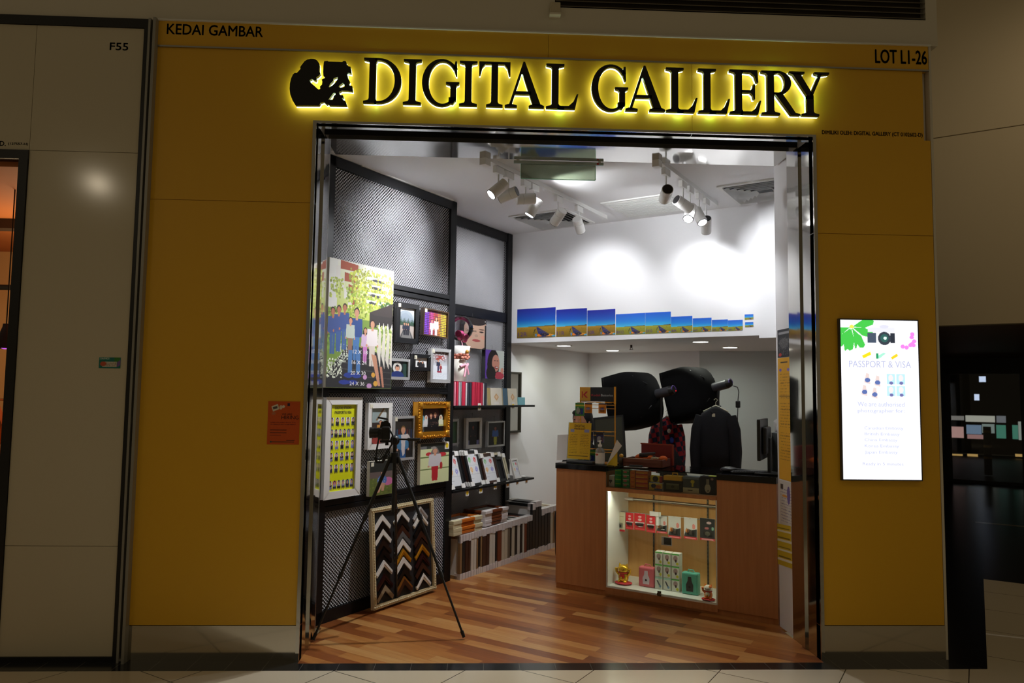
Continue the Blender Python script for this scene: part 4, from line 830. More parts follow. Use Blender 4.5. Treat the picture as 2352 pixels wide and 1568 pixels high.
for c_, (a_, b_) in enumerate(((1412, 1428), (1429, 1446))):
    for r_ in range(4):
        p = Pic(26, 14, (32, 140, 66)); 
        if c_: p.ell(.4, .55, .28, .22, (214, 90, 90)).rect(.05, .8, .95, .95, (206, 220, 190))
        else: p.rect(.05, .75, .95, .9, (160, 200, 60))
        gbox('film_box', '%s green film box in the %s green stack' % (('bottom', 'second', 'third', 'top')[r_], ('left', 'right')[c_]), 'film box', a_, b_, .0345, gm, 'green film boxes in the glass display', z=.867+r_*.035, pic=p)
for c_, (a_, b_) in enumerate(((1447, 1459), (1460, 1488))):
    for r_ in range(4):
        p = Pic(26, 14, (232, 130, 26)); 
        if c_: p.rect(0, .1, 1, .5, (190, 50, 40)).rect(.0, .5, .7, .62, (236, 190, 60))
        else: p.rect(.2, .35, .8, .6, (206, 70, 30))
        gbox('film_box', '%s orange film box in the %s orange stack' % (('bottom', 'second', 'third', 'top')[r_], ('narrow left', 'wide right')[c_]), 'film box', a_, b_, .0345, om, 'orange film boxes in the glass display', z=.867+r_*.035, pic=p)
p = Pic(40, 24, (216, 190, 70)); p.ell(.35, .6, .2, .3, (40, 60, 90)).ell(.7, .5, .2, .3, (206, 120, 60)).rect(.4, 0, 1, .25, (60, 90, 140)).speck(0, 0, 1, 1, (170, 70, 50), .1)
gbox('camera_carton', 'patterned yellow carton under the yellow waterproof camera', 'box', 1490, 1522, .055, card, pic=p)
q = FU(1506, 1100, 1.83); t = T('waterproof_camera', 'yellow and black waterproof camera lying on the patterned carton', 'camera', I(1.83, q[1], .923), RZI)
O('body', MB().box(-.048, .048, 0, .03, .004, .055), mat('cam_yellow', (225, 200, 40), .4), t, bevel=.008); O('lens_ring', MB().cyl((0, -.012, .03), (0, .002, .03), .022), blackp, t); O('grip', MB().box(.03, .052, -.004, .034, 0, .05), mat('cam_red', (170, 40, 36), .5), t, bevel=.006); O('strap', MB().path([(-.05, .01, .03), (-.065, 0, .02), (-.055, -.01, .0), (-.02, -.015, .002)], .004), blackp, t)
p = Pic(40, 30, (26, 24, 20)); p.rect(.15, .2, .85, .72, (90, 88, 56)).rect(.15, .62, .85, .74, (120, 118, 90)).ell(.5, .45, .1, .12, (50, 46, 30))
t = gbox('boxed_camera', 'black camera case box with bright yellow handled lid', 'box', 1524, 1566, .085, mat('carton_black', (22, 20, 16), .5), pic=p, lid=(mat('lid_yellow', (240, 180, 30), .4), .035))
O('handle', MB().path([(-.01, .03, .12), (-.01, .03, .142), (.03, .03, .142), (.03, .03, .12)], .005), mat('lid_yellow', (240, 180, 30), .4), t)
p = Pic(40, 40, (74, 78, 80)); p.rect(0, 0, 1, .32, (206, 196, 160)).ell(.6, .7, .12, .12, (214, 190, 60)).rect(.55, .4, .65, .66, (214, 190, 60)).rect(0, .85, 1, 1, (112, 120, 126)).rect(.3, .15, .6, .2, (90, 80, 70))
gbox('boxed_camera', 'grey camera box with cream base band and yellow figure', 'box', 1568, 1606, .125, mat('carton_grey', (110, 118, 126), .5), pic=p)
p = Pic(40, 40, (22, 24, 46)); p.ell(.5, .34, .2, .26, (190, 180, 160)).rect(.4, .55, .6, .85, (150, 140, 125)).ell(.8, .88, .1, .07, (160, 120, 120)).ell(.52, .2, .05, .04, (70, 60, 60))
gbox('boxed_camera', 'dark blue camera box with a white camera pictured on it', 'box', 1608, 1643, .135, mat('carton_navy', (24, 26, 48), .5), pic=p)
t = T('sticky_note', 'yellow sticky note lying on top of the dark blue box', 'note', I(1.81, FU(1636, 1090, 1.81)[1], 1.003), RZI); O('paper', MB().box(-.03, .03, 0, .05, 0, .003), mat('note_yellow', (226, 226, 60), .6), t)
# blister packs hanging in the showcase
def pk(kind, seed):
    if kind == 'w': p = Pic(30, 54, (214, 208, 176)); p.rect(0, 0, 1, .11, (190, 36, 50)).rect(.32, .2, .66, .34, (50, 48, 54)).rect(.1, .75, .9, .78, (180, 170, 140)); return p
    if kind == 'r': p = Pic(30, 46, (206, 30, 40), seed=seed); p.rect(.1, .28, .85, .42, (30, 28, 36)).rect(.05, .42, .9, .47, (225, 215, 215)).ell(.5, .62, .18, .07, (232, 190, 190)).ell(.5, .80, .16, .06, (232, 180, 180)).rect(.1, .05, .9, .1, (226, 90, 90)); return p
    if kind == 'k': p = Pic(36, 50, (26, 28, 28), seed=seed); p.rect(0, 0, 1, .10, (190, 34, 44)).ell(.5, .3, .18, .1, (190, 190, 170)).ell(.45, .55, .14, .06, (160, 90, 90)).ell(.6, .8, .16, .06, (190, 160, 160)).ell(.85, .55, .08, .08, (120, 160, 140)).rect(.1, .02, .9, .07, (225, 150, 150)); return p
    p = Pic(36, 50, (206, 204, 198), seed=seed); p.rect(0, 0, 1, .12, (200, 34, 44)).poly([(0, .12), (1, .12), (1, .5), (.6, .42), (.2, .5)], (46, 50, 48)).ell(.25, .38, .14, .1, (222, 140, 70)).rect(.4, .22, .62, .42, (150, 146, 132)).ell(.75, .6, .12, .12, (214, 130, 120)).rect(.1, .03, .9, .08, (235, 150, 150)); return p
packs = [('w', 1410, 1436, 1176, 1218, 'cream card with small black adapter, first on the rod'), ('r', 1437, 1456, 1178, 1214, 'red card, first of the three red ones'), ('r', 1457, 1482, 1180, 1216, 'red card, widest and in the middle of the three red ones'), ('r', 1485, 1506, 1184, 1221, 'red card, third red one beside the white price slip'), ('g', 1508, 1532, 1186, 1223, 'grey and white card just right of the last red one'),
         ('g', 1535, 1564, 1187, 1234, 'grey and white card in the middle, longest of its kind'), ('g', 1571, 1602, 1190, 1236, 'grey and white card hanging apart with gap on its left'), ('k', 1608, 1642, 1192, 1239, 'black card with small pictures, last on the rod')]
for i, (kd, a0, a1, y0, y1, lb) in enumerate(packs):
    A0 = FU(a0, y1, 1.985); A1 = FU(a1, y0, 1.985); w = A1[1]-A0[1]; h = A1[2]-A0[2]
    t = T('blister_pack', lb, 'blister pack', I(1.985, A0[1], A0[2]), RZI+R(random.uniform(-6, 6)), 'memory card packs hanging in the showcase'); O('card', MB().box(0, w, 0, .003, 0, h), card, t, bevel=.001); pk(kd, i).mesh('print', .0005, w-.0005, .0005, h-.0005, -.0008, prntm, t)
    O('blister', MB().box(w*.25, w*.8, -.008, -.001, h*.22, h*.45), glass('pack_glass', (245, 245, 245)), t, bevel=.002)
    O('peg_hook', MB().path([(w*.5, .02, .640-A0[2]+.004), (w*.5, -.012, .640-A0[2]+.004), (w*.5, -.014, .640-A0[2]+.008)], .0016, 6), steel, t)
def slip(px0, py0, px1, py1, u, label, dark=False):
    A0 = FU(px0, py1, u); A1 = FU(px1, py0, u); w = A1[1]-A0[1]; h = A1[2]-A0[2]; t = T('price_slip', label, 'price slip', I(u, A0[1], A0[2]), RZI); O('card', MB().box(0, w, 0, .002, 0, h), card, t)
    if dark: O('print', MB().box(w*.25, w*.95, -.001, 0, h*.1, h*.9), mat('slip_dark', (34, 46, 46), .5), t)
slip(1492, 1176, 1518, 1184, 1.97, 'white price slip on the hanging rod above the packs'); slip(1519, 1234, 1543, 1251, 1.757, 'small card with dark square stuck on the showcase glass', True)
slip(1507, 1184, 1514, 1206, 1.975, 'narrow white price slip hanging beside the third red card')
# figures and boxes on the showcase deck
gm_ = mat('glossy_gold', (236, 190, 50), .22, .6); redg = mat('glossy_red', (190, 30, 36), .25); pinkr = mat('rose_red', (214, 60, 74), .4); whg = mat('glossy_white', (236, 232, 222), .25); org = mat('glossy_orange', (232, 120, 40), .3)
def cat_fig(px, u, s, body, head, label, arms=2, collar=redg, cush=redg, patch=None):
    q = FU(px, 1340, u); t = T('lucky_cat', label, 'figurine', I(u, q[1], .085), RZI)
    O('cushion', MB().ell((0, 0, .09*s), (.62*s, .5*s, .10*s), 20, 8), cush, t)
    O('body', MB().ell((0, 0, .46*s), (.36*s, .32*s, .42*s), 20, 14).ell((-.2*s, -.2*s, .22*s), (.14*s, .18*s, .10*s)).ell((.2*s, -.2*s, .22*s), (.14*s, .18*s, .10*s)), body, t)
    O('head', MB().ell((0, -.03*s, 1.02*s), (.38*s, .32*s, .30*s), 22, 14), head, t)
    for d in (-1, 1):
        O('ear', MB().cyl((d*.24*s, -.02*s, 1.2*s), (d*.29*s, -.02*s, 1.42*s), .11*s, .01*s), patch or head, t)
        O('eye', MB().ell((d*.15*s, -.33*s, 1.04*s), (.035*s, .02*s, .03*s), 8, 6), inkb, t)
        if arms == 2 or d < 0: O('raised_arm', MB().path([(d*.30*s, 0, .6*s), (d*.48*s, -.05*s, .8*s), (d*.50*s, -.08*s, 1.05*s)], [.10*s, .09*s, .11*s]), body, t)
    O('nose', MB().ell((0, -.35*s, .97*s), (.03*s, .02*s, .02*s), 8, 6), redg, t)
    O('collar', MB().path([(.30*s*math.cos(k*PI/8), .28*s*math.sin(k*PI/8)-.02*s, .78*s) for k in range(17)], .05*s, 8, False), collar, t)
    O('bib', MB().ell((0, -.26*s, .55*s), (.2*s, .1*s, .22*s), 14, 8), redg if body is gm_ else whg, t); O('coin', MB().ell((0, -.36*s, .45*s), (.08*s, .03*s, .10*s), 12, 8), gm_, t)
    if patch: O('head_patch', MB().ell((.16*s, -.05*s, 1.14*s), (.2*s, .25*s, .17*s), 12, 8), patch, t)
    return t
cat_fig(1432, 1.87, .118, gm_, gm_, 'larger golden lucky cat figurine with both paws raised on a red cushion', cush=pinkr)
cat_fig(1627, 1.80, .085, org, whg, 'smaller white and orange lucky cat figurine on a red cushion', arms=1, cush=redg, patch=org)
def pouch(px0, px1, h, m, bc, label, u):
    a_ = FU(px0, 1340, u)[1]; b_ = FU(px1, 1340, u)[1]; w = b_-a_; t = T('camera_case', label, 'camera case', I(u, (a_+b_)/2, .085), RZI)
    O('shell', MB().box(-w/2, w/2, 0, .07, 0, h), m, t, bevel=.012); O('handle', MB().path([(-w*.2, .035, h-.004), (-w*.15, .035, h+.016), (w*.15, .035, h+.016), (w*.2, .035, h-.004)], .005), m, t)
    O('camera_print', MB().prism([(-w*.2, h*.15), (w*.2, h*.15), (w*.22, h*.45), (w*.12, h*.62), (w*.10, h*.82), (-w*.10, h*.82), (-w*.12, h*.62), (-w*.22, h*.45)], -.002, .002), bc, t); O('lens_print', MB().cyl((0, -.004, h*.36), (0, 0, h*.36), w*.06), inkb, t)
pouch(1466, 1502, .155, mat('pink_case', (218, 110, 122), .4), mat('case_white', (222, 210, 226), .5), 'pink handled camera case between the golden cat and the white boxes', 1.88)
pouch(1565, 1603, .165, mat('teal_case', (90, 180, 160), .4), mat('case_dark', (50, 52, 54), .5), 'teal handled camera case right of the white boxes', 1.86)
for c_, (a0, a1) in enumerate(((1504, 1522), (1523, 1541), (1542, 1561))):
    for r_ in range(3):
        p = Pic(30, 44, (220, 222, 212)); 
        if r_ == 0 and c_ < 2: p.poly([(.2, .7), (.4, .7), (.8, .25), (.6, .2)], (50, 60, 74)).rect(0, .85, 1, 1, (170, 216, 200)).ell(.7, .25, .16, .1, (110, 150, 190))
        else: p.ell(.5, .62, .28, .22, (170, 140, 138)).ell(.55, .42, .12, .12, (60, 44, 46)).ell(.75, .2, .18, .12, (206, 206, 60)).rect(0, .9, 1, 1, (90, 200, 90))
        gbox('film_pack', '%s instant film box in the %s column of the white stack' % (('bottom', 'middle', 'top')[r_], ('left', 'centre', 'right')[c_]), 'film box', a0, a1, .0965, mat('pack_white', (216, 220, 208), .5), 'instant film boxes stacked on the showcase deck', u=1.88, d=.07, z=.085+r_*.0975, y=1330, pic=p)

# ------------------------------------------------------------------ things on the counter
ZT = 1.037
q0 = FU(1303, 1050, 1.83); q1 = FU(1355, 972, 1.83); w = q1[1]-q0[1]; h = q1[2]-ZT-.02
t = T('menu_stand', 'yellow printed price list in a clear stand on the left of the counter', 'sign stand', I(1.83, (q0[1]+q1[1])/2, ZT+.022), rot=(R(-6), 0, RZI))
p = Pic(70, 110, (222, 178, 30)); p.rect(.08, .74, .26, .82, (150, 150, 190)).rect(.70, .74, .92, .82, (150, 150, 190)).rect(.32, .80, .7, .84, (206, 150, 40)).rect(.05, .08, .9, .095, (60, 44, 30))
for k in range(12): p.speck(.06, .16+k*.045, .42, .175+k*.045, (150, 110, 20), .6); p.speck(.54, .16+k*.045, .92, .175+k*.045, (150, 110, 20), .6)
p.mesh('price_list', -w/2, w/2, .01, h, -.003, prntm, t); O('holder', MB().box(-w/2-.006, w/2+.006, -.001, .003, 0, h+.004).box(-w/2-.006, w/2+.006, -.01, .07, -.0, .003), clear, t)
text('DIGITAL', w*.48, .022, 0, h-.038, -.0045, inkb, align='C', parent=t); text('PRICE LIST', w*.5, .010, 0, h-.056, -.0045, inkb, align='C', parent=t)
q = FU(1333, 1058, 1.80); t = T('album_stack', 'flat black book stack under the yellow price list', 'books', I(1.79, q[1]-.005, ZT), RZI)
O('lower_book', MB().box(-.125, .125, 0, .095, 0, .010), blackp, t, bevel=.002); O('upper_book', MB().box(-.12, .12, .0, .09, .0105, .021), mat('book_grey', (96, 96, 100), .4), t, bevel=.002)
q = FU(1296, 1020, 1.99); t = T('paper_sheet', 'blank white sheet leaning behind the yellow price list', 'paper', I(1.99, q[1], ZT+.001), rot=(R(-12), R(-5), RZI)); O('sheet', MB().box(-.075, .14, 0, .002, 0, .225), card, t)
# battery rack
q0 = FU(1331, 1056, 1.97); q1 = FU(1414, 889, 1.97); w = q1[1]-q0[1]; zt = q1[2]-ZT
t = T('battery_rack', 'yellow wire battery display rack with black and yellow header card', 'display rack', I(1.97, q0[1], ZT), RZI); wy = mat('wire_yellow', (232, 160, 24), .35)
hd = FU(1331, 921, 1.97)[2]-ZT
O('header_card', MB().box(.0, w-.012, 0, .004, hd, zt), mat('header_black', (24, 26, 30), .5), t); O('header_end', MB().box(0, w*.30, -.002, 0, hd+.004, zt), mat('header_yellow', (216, 160, 44), .5), t)
lr = mat('logo_red', (196, 30, 40), .5); lx, lz, ls = w*.06, hd+.030, .055
O('header_logo', MB().prism([(lx, lz), (lx+ls*.16, lz), (lx+ls*.16, lz+ls), (lx, lz+ls)], -.0035, -.002).prism([(lx+ls*.24, lz+ls*.5), (lx+ls*.76, lz), (lx+ls, lz), (lx+ls, lz+ls*.08), (lx+ls*.55, lz+ls*.5), (lx+ls, lz+ls*.92), (lx+ls, lz+ls), (lx+ls*.76, lz+ls)], -.0035, -.002), lr, t)
text('Kodak', w*.26, .018, w*.33, hd+.045, -.001, lr, parent=t); text('Batteries', w*.33, .018, w*.60, hd+.045, -.001, mat('grey_print', (190, 190, 190), .5), parent=t)
O('post', MB().cyl((w-.005, .002, 0), (w-.005, .002, zt+.004), .005).box(w-.014, w+.002, -.004, .004, hd-.02, zt+.004), wy, t); O('post', MB().cyl((.005, .002, 0), (.005, .002, hd), .005), wy, t)
wr = MB()
for z in (hd-.005, hd-.03, hd-.06, .265, .23, .115, .09, .006):
    wr.cyl((.0, .004, z), (w, .004, z), .0028, n=8)
for z in (hd-.012, .262, .112):
    for x in (.03, .12, .21, .29): wr.path([(x-.01, 0, z), (x-.01, -.09, z+.004), (x+.01, -.09, z+.004), (x+.01, 0, z)], .002, 6)
O('wire_frame', wr, wy, t); O('foot', MB().box(.0, w, -.08, .07, 0, .004), wy, t)
rows = [(hd-.012, [(.03, 'g'), (.12, 'o'), (.25, 'o')]), (.262, [(.13, 'b'), (.23, 'b'), (.06, 'b')]), (.112, [(.24, 'o'), (.14, 'g'), (.08, 'g')])]
nm = ['top', 'middle', 'lowest']
for ri, (z, lst) in enumerate(rows):
    for ki, (x, k) in enumerate(lst):
        p = Pic(24, 34, {'g': (60, 140, 60), 'o': (226, 140, 30), 'b': (56, 50, 96)}[k], seed=ri*5+ki)
        if k == 'g': p.rect(.4, .1, .9, .6, (40, 60, 140)).ell(.3, .4, .2, .25, (190, 190, 200)).rect(0, .75, 1, .85, (190, 190, 60))
        elif k == 'o': p.rect(0, .85, 1, 1, (60, 30, 24)).ell(.5, .45, .22, .1, (110, 110, 190)).rect(.2, .38, .8, .43, (206, 206, 214))
        else: p.ell(.4, .35, .3, .28, (206, 200, 206)).rect(.6, .1, .9, .5, (120, 80, 90)).rect(0, .75, 1, 1, (40, 34, 50))
        hh = .085 if k != 'g' else .11
        b_ = T('battery_pack', '%s battery pack on the %s row of the yellow rack' % (('leftmost', 'middle', 'rightmost')[sorted(range(3), key=lambda j: lst[j][0]).index(ki)], nm[ri]), 'battery pack', I(1.97-.075, q0[1]+x-.035, ZT+z-hh-.002), RZI, 'battery packs on the wire rack')
        O('card', MB().box(0, .07 if k != 'g' else .085, 0, .002, 0, hh), card, b_); p.mesh('print', 0, .07 if k != 'g' else .085, 0, hh, -.0006, prntm, b_); O('blister', MB().box(.012, .055, -.012, -.001, .012, hh*.6), glass('pack_glass'), b_, bevel=.003)
# sanitiser bottle
q = FU(1378, 1062, 1.80); t = T('sanitiser_bottle', 'clear pump bottle with white label on the counter beside the battery rack', 'bottle', I(1.80, q[1], ZT), RZI)
O('body', MB().lathe([(0, 0), (.036, 0), (.038, .006), (.038, .105), (.034, .125), (.014, .142), (.014, .150)]), mat('clear_plastic', (215, 220, 218), .12, trans=.7), t); O('label', MB().lathe([(.0385, .012), (.0388, .1)]), mat('label_white', (226, 222, 214), .6), t); O('label_print', MB().ell((-.01, -.0385, .085), (.013, .001, .008), 12, 6), mat('label_red', (186, 80, 60), .6), t)
O('pump', MB().lathe([(.017, .148), (.018, .165), (.008, .168), (.007, .19), (.012, .192), (.012, .2), (0, .202)]).box(-.007, .007, -.035, .0, .190, .199), whg, t)
# folded paper
q = FU(1405, 1050, 1.79); t = T('folded_flyer', 'yellow flyer with its white corner folded over, standing on the counter', 'paper', I(1.80, q[1], ZT), RZI)
O('yellow_face', MB().prism([(-.05, 0), (.045, 0), (.045, .115), (.0, .06)], 0, .0015), mat('flyer_yellow', (226, 190, 40), .6), t); O('white_fold', MB().add([(-.05, 0, 0), (.045, .0, .110), (.095, -.02, .165), (.055, -.03, .215)], [(0, 1, 2, 3), (3, 2, 1, 0)]), card, t)
# wooden tray, red box, orange cloth, remote
q0 = FU(1428, 1062, 1.85); q1 = FU(1530, 1062, 1.95)
t = T('wooden_tray', 'dark brown wooden tray lying on the glass counter top', 'tray', I(1.84, q0[1]+.015, ZT), rot=(0, 0, RZI+R(4))); br_ = mat('tray_wood', (110, 54, 34), .45); W_, D_ = .33, .23
O('base', MB().box(0, W_, 0, D_, .025, .032), br_, t)
for a_ in ((0, W_, 0, .012), (0, W_, D_-.012, D_), (0, .012, 0, D_), (W_-.012, W_, 0, D_)): O('side', MB().box(a_[0], a_[1], a_[2], a_[3], .0, .062), br_, t, bevel=.002)
O('rim', MB().box(0, W_-.08, -.001, .012, .0625, .066), mat('tray_edge', (170, 150, 122), .5), t)
t = T('red_box', 'open red box lid standing upright behind the wooden tray', 'box', I(2.12, q0[1]+.06, ZT), RZI); O('lid', MB().box(0, .28, 0, .03, 0, .17), mat('box_red', (122, 24, 18), .5), t, bevel=.002); O('lid_rim', MB().box(-.004, .284, -.006, .0, .165, .175).box(.272, .284, -.006, 0, 0, .17), mat('box_rim', (160, 60, 30), .5), t)
t = T('orange_cloth', 'orange cloth bundle in the wooden tray before the red lid', 'cloth', I(1.98, q0[1]+.10, ZT+.036), RZI); mb = MB()
for k in range(7): mb.ell((k*.035, .01*math.sin(k*1.7), .022+.006*math.cos(k*2.1)), (.035, .04, .026+.006*math.sin(k)), 12, 8)
O('folds', mb, mat('cloth_orange', (214, 96, 22), .8), t)
t = T('stapler', 'dark grey stapler lying on the orange cloth', 'stapler', I(1.925, q0[1]+.12, ZT+.074), rot=(0, 0, RZI+R(15))); O('base', MB().box(0, .13, 0, .03, 0, .012), darkc, t, bevel=.003); O('arm', MB().obox((.065, .015, .025), Vector((.065, 0, .006)), Vector((0, .014, 0)), Vector((0, 0, .009))), mat('stapler_grey', (66, 66, 68), .4), t, bevel=.004)
t = T('notepad', 'small cream paper block at the right edge of the wooden tray', 'notepad', I(1.90, q0[1]+.235, ZT+.066), RZI); O('block', MB().box(0, .05, 0, .05, 0, .012), mat('pad_cream', (190, 176, 140), .6), t)
t = T('dropper_bottle', 'small bottle with yellow cap left of the wooden tray', 'bottle', I(1.87, q0[1]-.012, ZT), RZI); O('body', MB().lathe([(0, 0), (.018, 0), (.018, .055), (.010, .062), (.010, .066)]), mat('bottle_dark', (60, 46, 34), .3), t); O('cap', MB().ell((0, 0, .078), (.018, .018, .016), 12, 8), mat('cap_yellow', (222, 168, 50), .4), t)
q = FU(1460, 1068, 1.79); t = T('remote_control', 'black remote on a white slip in front of the tray', 'remote', I(1.775, q[1], ZT), rot=(0, 0, RZI+R(10))); O('casing', MB().box(-.05, .06, 0, .03, .002, .018), blackp, t, bevel=.005); O('paper_slip', MB().box(-.09, .10, -.01, .035, 0, .0015), card, t)
# mouse-like scanner, keyboard, monitor, tissue box
q = FU(1675, 1070, 1.90); t = T('barcode_scanner', 'black rounded scanner lying on the counter left of the keyboard', 'scanner', I(1.90, q[1], ZT), RZI); O('shell', MB().ell((0, 0, .018), (.07, .05, .024), 18, 10), blackp, t); O('handle', MB().path([(.05, 0, .016), (.10, .02, .012), (.15, .04, .01)], [.018, .016, .012]), blackp, t); O('chrome_strip', MB().ell((0, -.02, .036), (.02, .006, .005), 10, 6), steel, t)
q = FU(1722, 1078, 1.90); t = T('keyboard', 'dark keyboard lying askew on the right end of the counter', 'keyboard', I(1.92, q[1], ZT), rot=(0, 0, RZI+R(28))); O('base', MB().box(-.15, .15, -.055, .055, 0, .014), blackp, t, bevel=.004); ks = MB()
for r_ in range(5):
    for c_ in range(15): ks.box(-.14+c_*.0188, -.124+c_*.0188, -.048+r_*.019, -.032+r_*.019, .014, .019)
O('keys', ks, mat('key_grey', (58, 58, 62), .5), t)
q = FU(1768, 1080, 1.93); t = T('monitor', 'black computer monitor seen from its edge at the right of the counter', 'monitor', I(1.95, 1.19, ZT), rot=(0, 0, R(61)))
zb = .11; O('panel', MB().box(-.21, .21, -.012, .012, zb, zb+.30), blackp, t, bevel=.004); O('display', MB().box(-.2, .2, .012, .0135, zb+.01, zb+.29), mat('screen_off', (18, 22, 30), .1), t); O('rear_shell', MB().box(-.13, .13, -.045, -.012, zb+.04, zb+.24), blackp, t, bevel=.01); O('stand', MB().box(-.03, .03, -.06, -.035, 0, zb+.16), blackp, t, bevel=.004); O('foot', MB().box(-.1, .1, -.12, .05, 0, .012), blackp, t, bevel=.004)
q = FU(1771, 985, 2.14); t = T('tissue_holder', 'grey black canister with white tissue behind the monitor', 'tissue box', I(2.17, 1.26, ZT), RZI); O('canister', MB().lathe([(0, 0), (.055, 0), (.055, .30), (.05, .305), (0, .305)]), mat('canister_grey', (66, 68, 66), .4), t); O('tissue', MB().add([(-.03, 0, .30), (.03, .01, .30), (.045, 0, .40), (.0, .015, .42), (-.04, .0, .39), (.0, -.03, .36)], [(0, 1, 2, 3, 4), (0, 5, 3, 4), (1, 2, 3, 5)]), card, t)

# ------------------------------------------------------------------ studio lights, clothes, person behind the counter
sb = mat('softbox_black', (11, 11, 12), .9, spec=.15); headm = mat('flash_grey', (56, 56, 62), .4)
def softbox(pf, pb, u, size, label, cable, down):
    F_ = I(*FU(*pf, u)); Bk = I(*FU(*pb, u)); ax = (Bk-F_); Ld = ax.length; ax = (ax + A*(-.16)*Ld).normalized(); side = ax.cross(UP).normalized(); up = side.cross(ax)
    t = T('softbox_light', label, 'studio light', (F_.x+ax.x*Ld, F_.y+ax.y*Ld, 0), 0, 'studio flash lights behind the counter')
    o0 = Vector((F_.x+ax.x*Ld, F_.y+ax.y*Ld, 0)); rel = lambda v_: v_-o0
    vs = []; N = 12; M = 16
    for i in range(N+1):
        s_ = i/N; sz = size*(1-.76*s_**6); c = F_+ax*Ld*s_*1.0; k_ = 2.6+10*(1-s_)
        for j in range(M*2):
            th = 2*PI*j/(M*2); cx_, cz_ = math.cos(th), math.sin(th); sc_ = (abs(cx_)**k_+abs(cz_)**k_)**(-1/k_); sc_ *= 1-.05*(abs(abs(cx_)-abs(cz_)) < .35)*0
            vs.append(rel(c+side*cx_*sc_*sz+up*cz_*sc_*sz))
    n = M*2; mb = MB(); mb.add(vs, [(i*n+k, i*n+(k+1) % n, (i+1)*n+(k+1) % n, (i+1)*n+k) for i in range(N) for k in range(n)]+[tuple(range(N*n, N*n+n))], True)
    O('fabric_shell', mb, sb, t); mb = MB(); mb.add([v_+ax*.02 for v_ in vs[:n]], [tuple(range(n))]); O('front_diffuser', mb, mat('diffuser_white', (215, 215, 215), .8), t)
    rb = MB()
    for a_, b_ in ((-1, -1), (-1, 1), (1, -1), (1, 1)):
        rb.path([rel(F_+ax*Ld*s_ + (side*a_+up*b_)*size*(1-.76*s_**6)*.86) for s_ in (0, .25, .5, .75, .95)], .004, 6)
    O('rod', rb, blackp, t)
    h0 = F_+ax*(Ld*.96); h1 = h0+ax*.20
    O('flash_head', MB().cyl(rel(h0-ax*.02), rel(h0+ax*.16), .045), headm, t); O('rear_cap', MB().cyl(rel(h0+ax*.16), rel(h1), .046, .034), blackp, t); O('purple_trim', MB().path([rel(h1+(side*math.cos(k*PI/10)+up*math.sin(k*PI/10))*.040) for k in range(11)], .003, 6), mat('purple_trim', (110, 80, 190), .3), t)
    if cable: O('power_light', MB().ell(rel(h1-side*.03-up*.01), (.005, .005, .005), 8, 6), em('led_red', (230, 30, 40), 1.5), t)
    m_ = h0+ax*.06; g_ = Vector((m_.x, m_.y, 0)); O('bracket', MB().cyl(rel(m_-UP*.04), rel(m_-UP*.12), .018, .014), blackp, t); O('stand_pole', MB().cyl(rel(m_-UP*.12), rel(g_+UP*.5), .012).cyl(rel(g_+UP*.75), rel(g_+UP*.35), .016), blackp, t)
    for k in range(3): a_ = k*2.1+.4; O('leg', MB().cyl(rel(g_+UP*.52), rel(g_+Vector((math.cos(a_)*.30, math.sin(a_)*.30, .012))), .009), blackp, t)
    return h1, m_
softbox((1426, 927), (1516, 905), 2.85, .265, 'left black softbox flash, nearest the battery rack', True, 0)
h1, m2 = softbox((1556, 914), (1645, 890), 3.35, .262, 'right black softbox flash above the dark jacket', False, 0)
P_ = [I(*FU(x, y, 3.10)) for x, y in ((1684, 886), (1694, 889), (1697, 900), (1695, 918), (1695, 932), (1694, 960), (1695, 1000), (1694, 1060))]; P_.append(Vector((P_[-1].x, P_[-1].y, .02)))
t = T('power_cable', 'thin black power cable hanging down from the right flash head', 'cable', (P_[-1].x, P_[-1].y, 0)); o0 = Vector((P_[-1].x, P_[-1].y, 0))
O('cord', MB().path([q-o0 for q in P_], .004, 8), blackp, t); O('inline_adapter', MB().obox(P_[4]-o0+UP*.015, B*.02, A*.015, UP*.032), blackp, t, bevel=.008)
def loft(mb, secs, n=20):
    vs = [(cx+rx*math.cos(2*PI*k/n), cy+ry*math.sin(2*PI*k/n), z+dz*(abs(math.cos(2*PI*k/n)))) for z, cx, cy, rx, ry, dz in secs for k in range(n)]
    m = len(secs); mb.add(vs, [(i*n+k, i*n+(k+1) % n, (i+1)*n+(k+1) % n, (i+1)*n+k) for i in range(m-1) for k in range(n)]+[tuple(range(n))[::-1], tuple(range((m-1)*n, m*n))], True); return mb
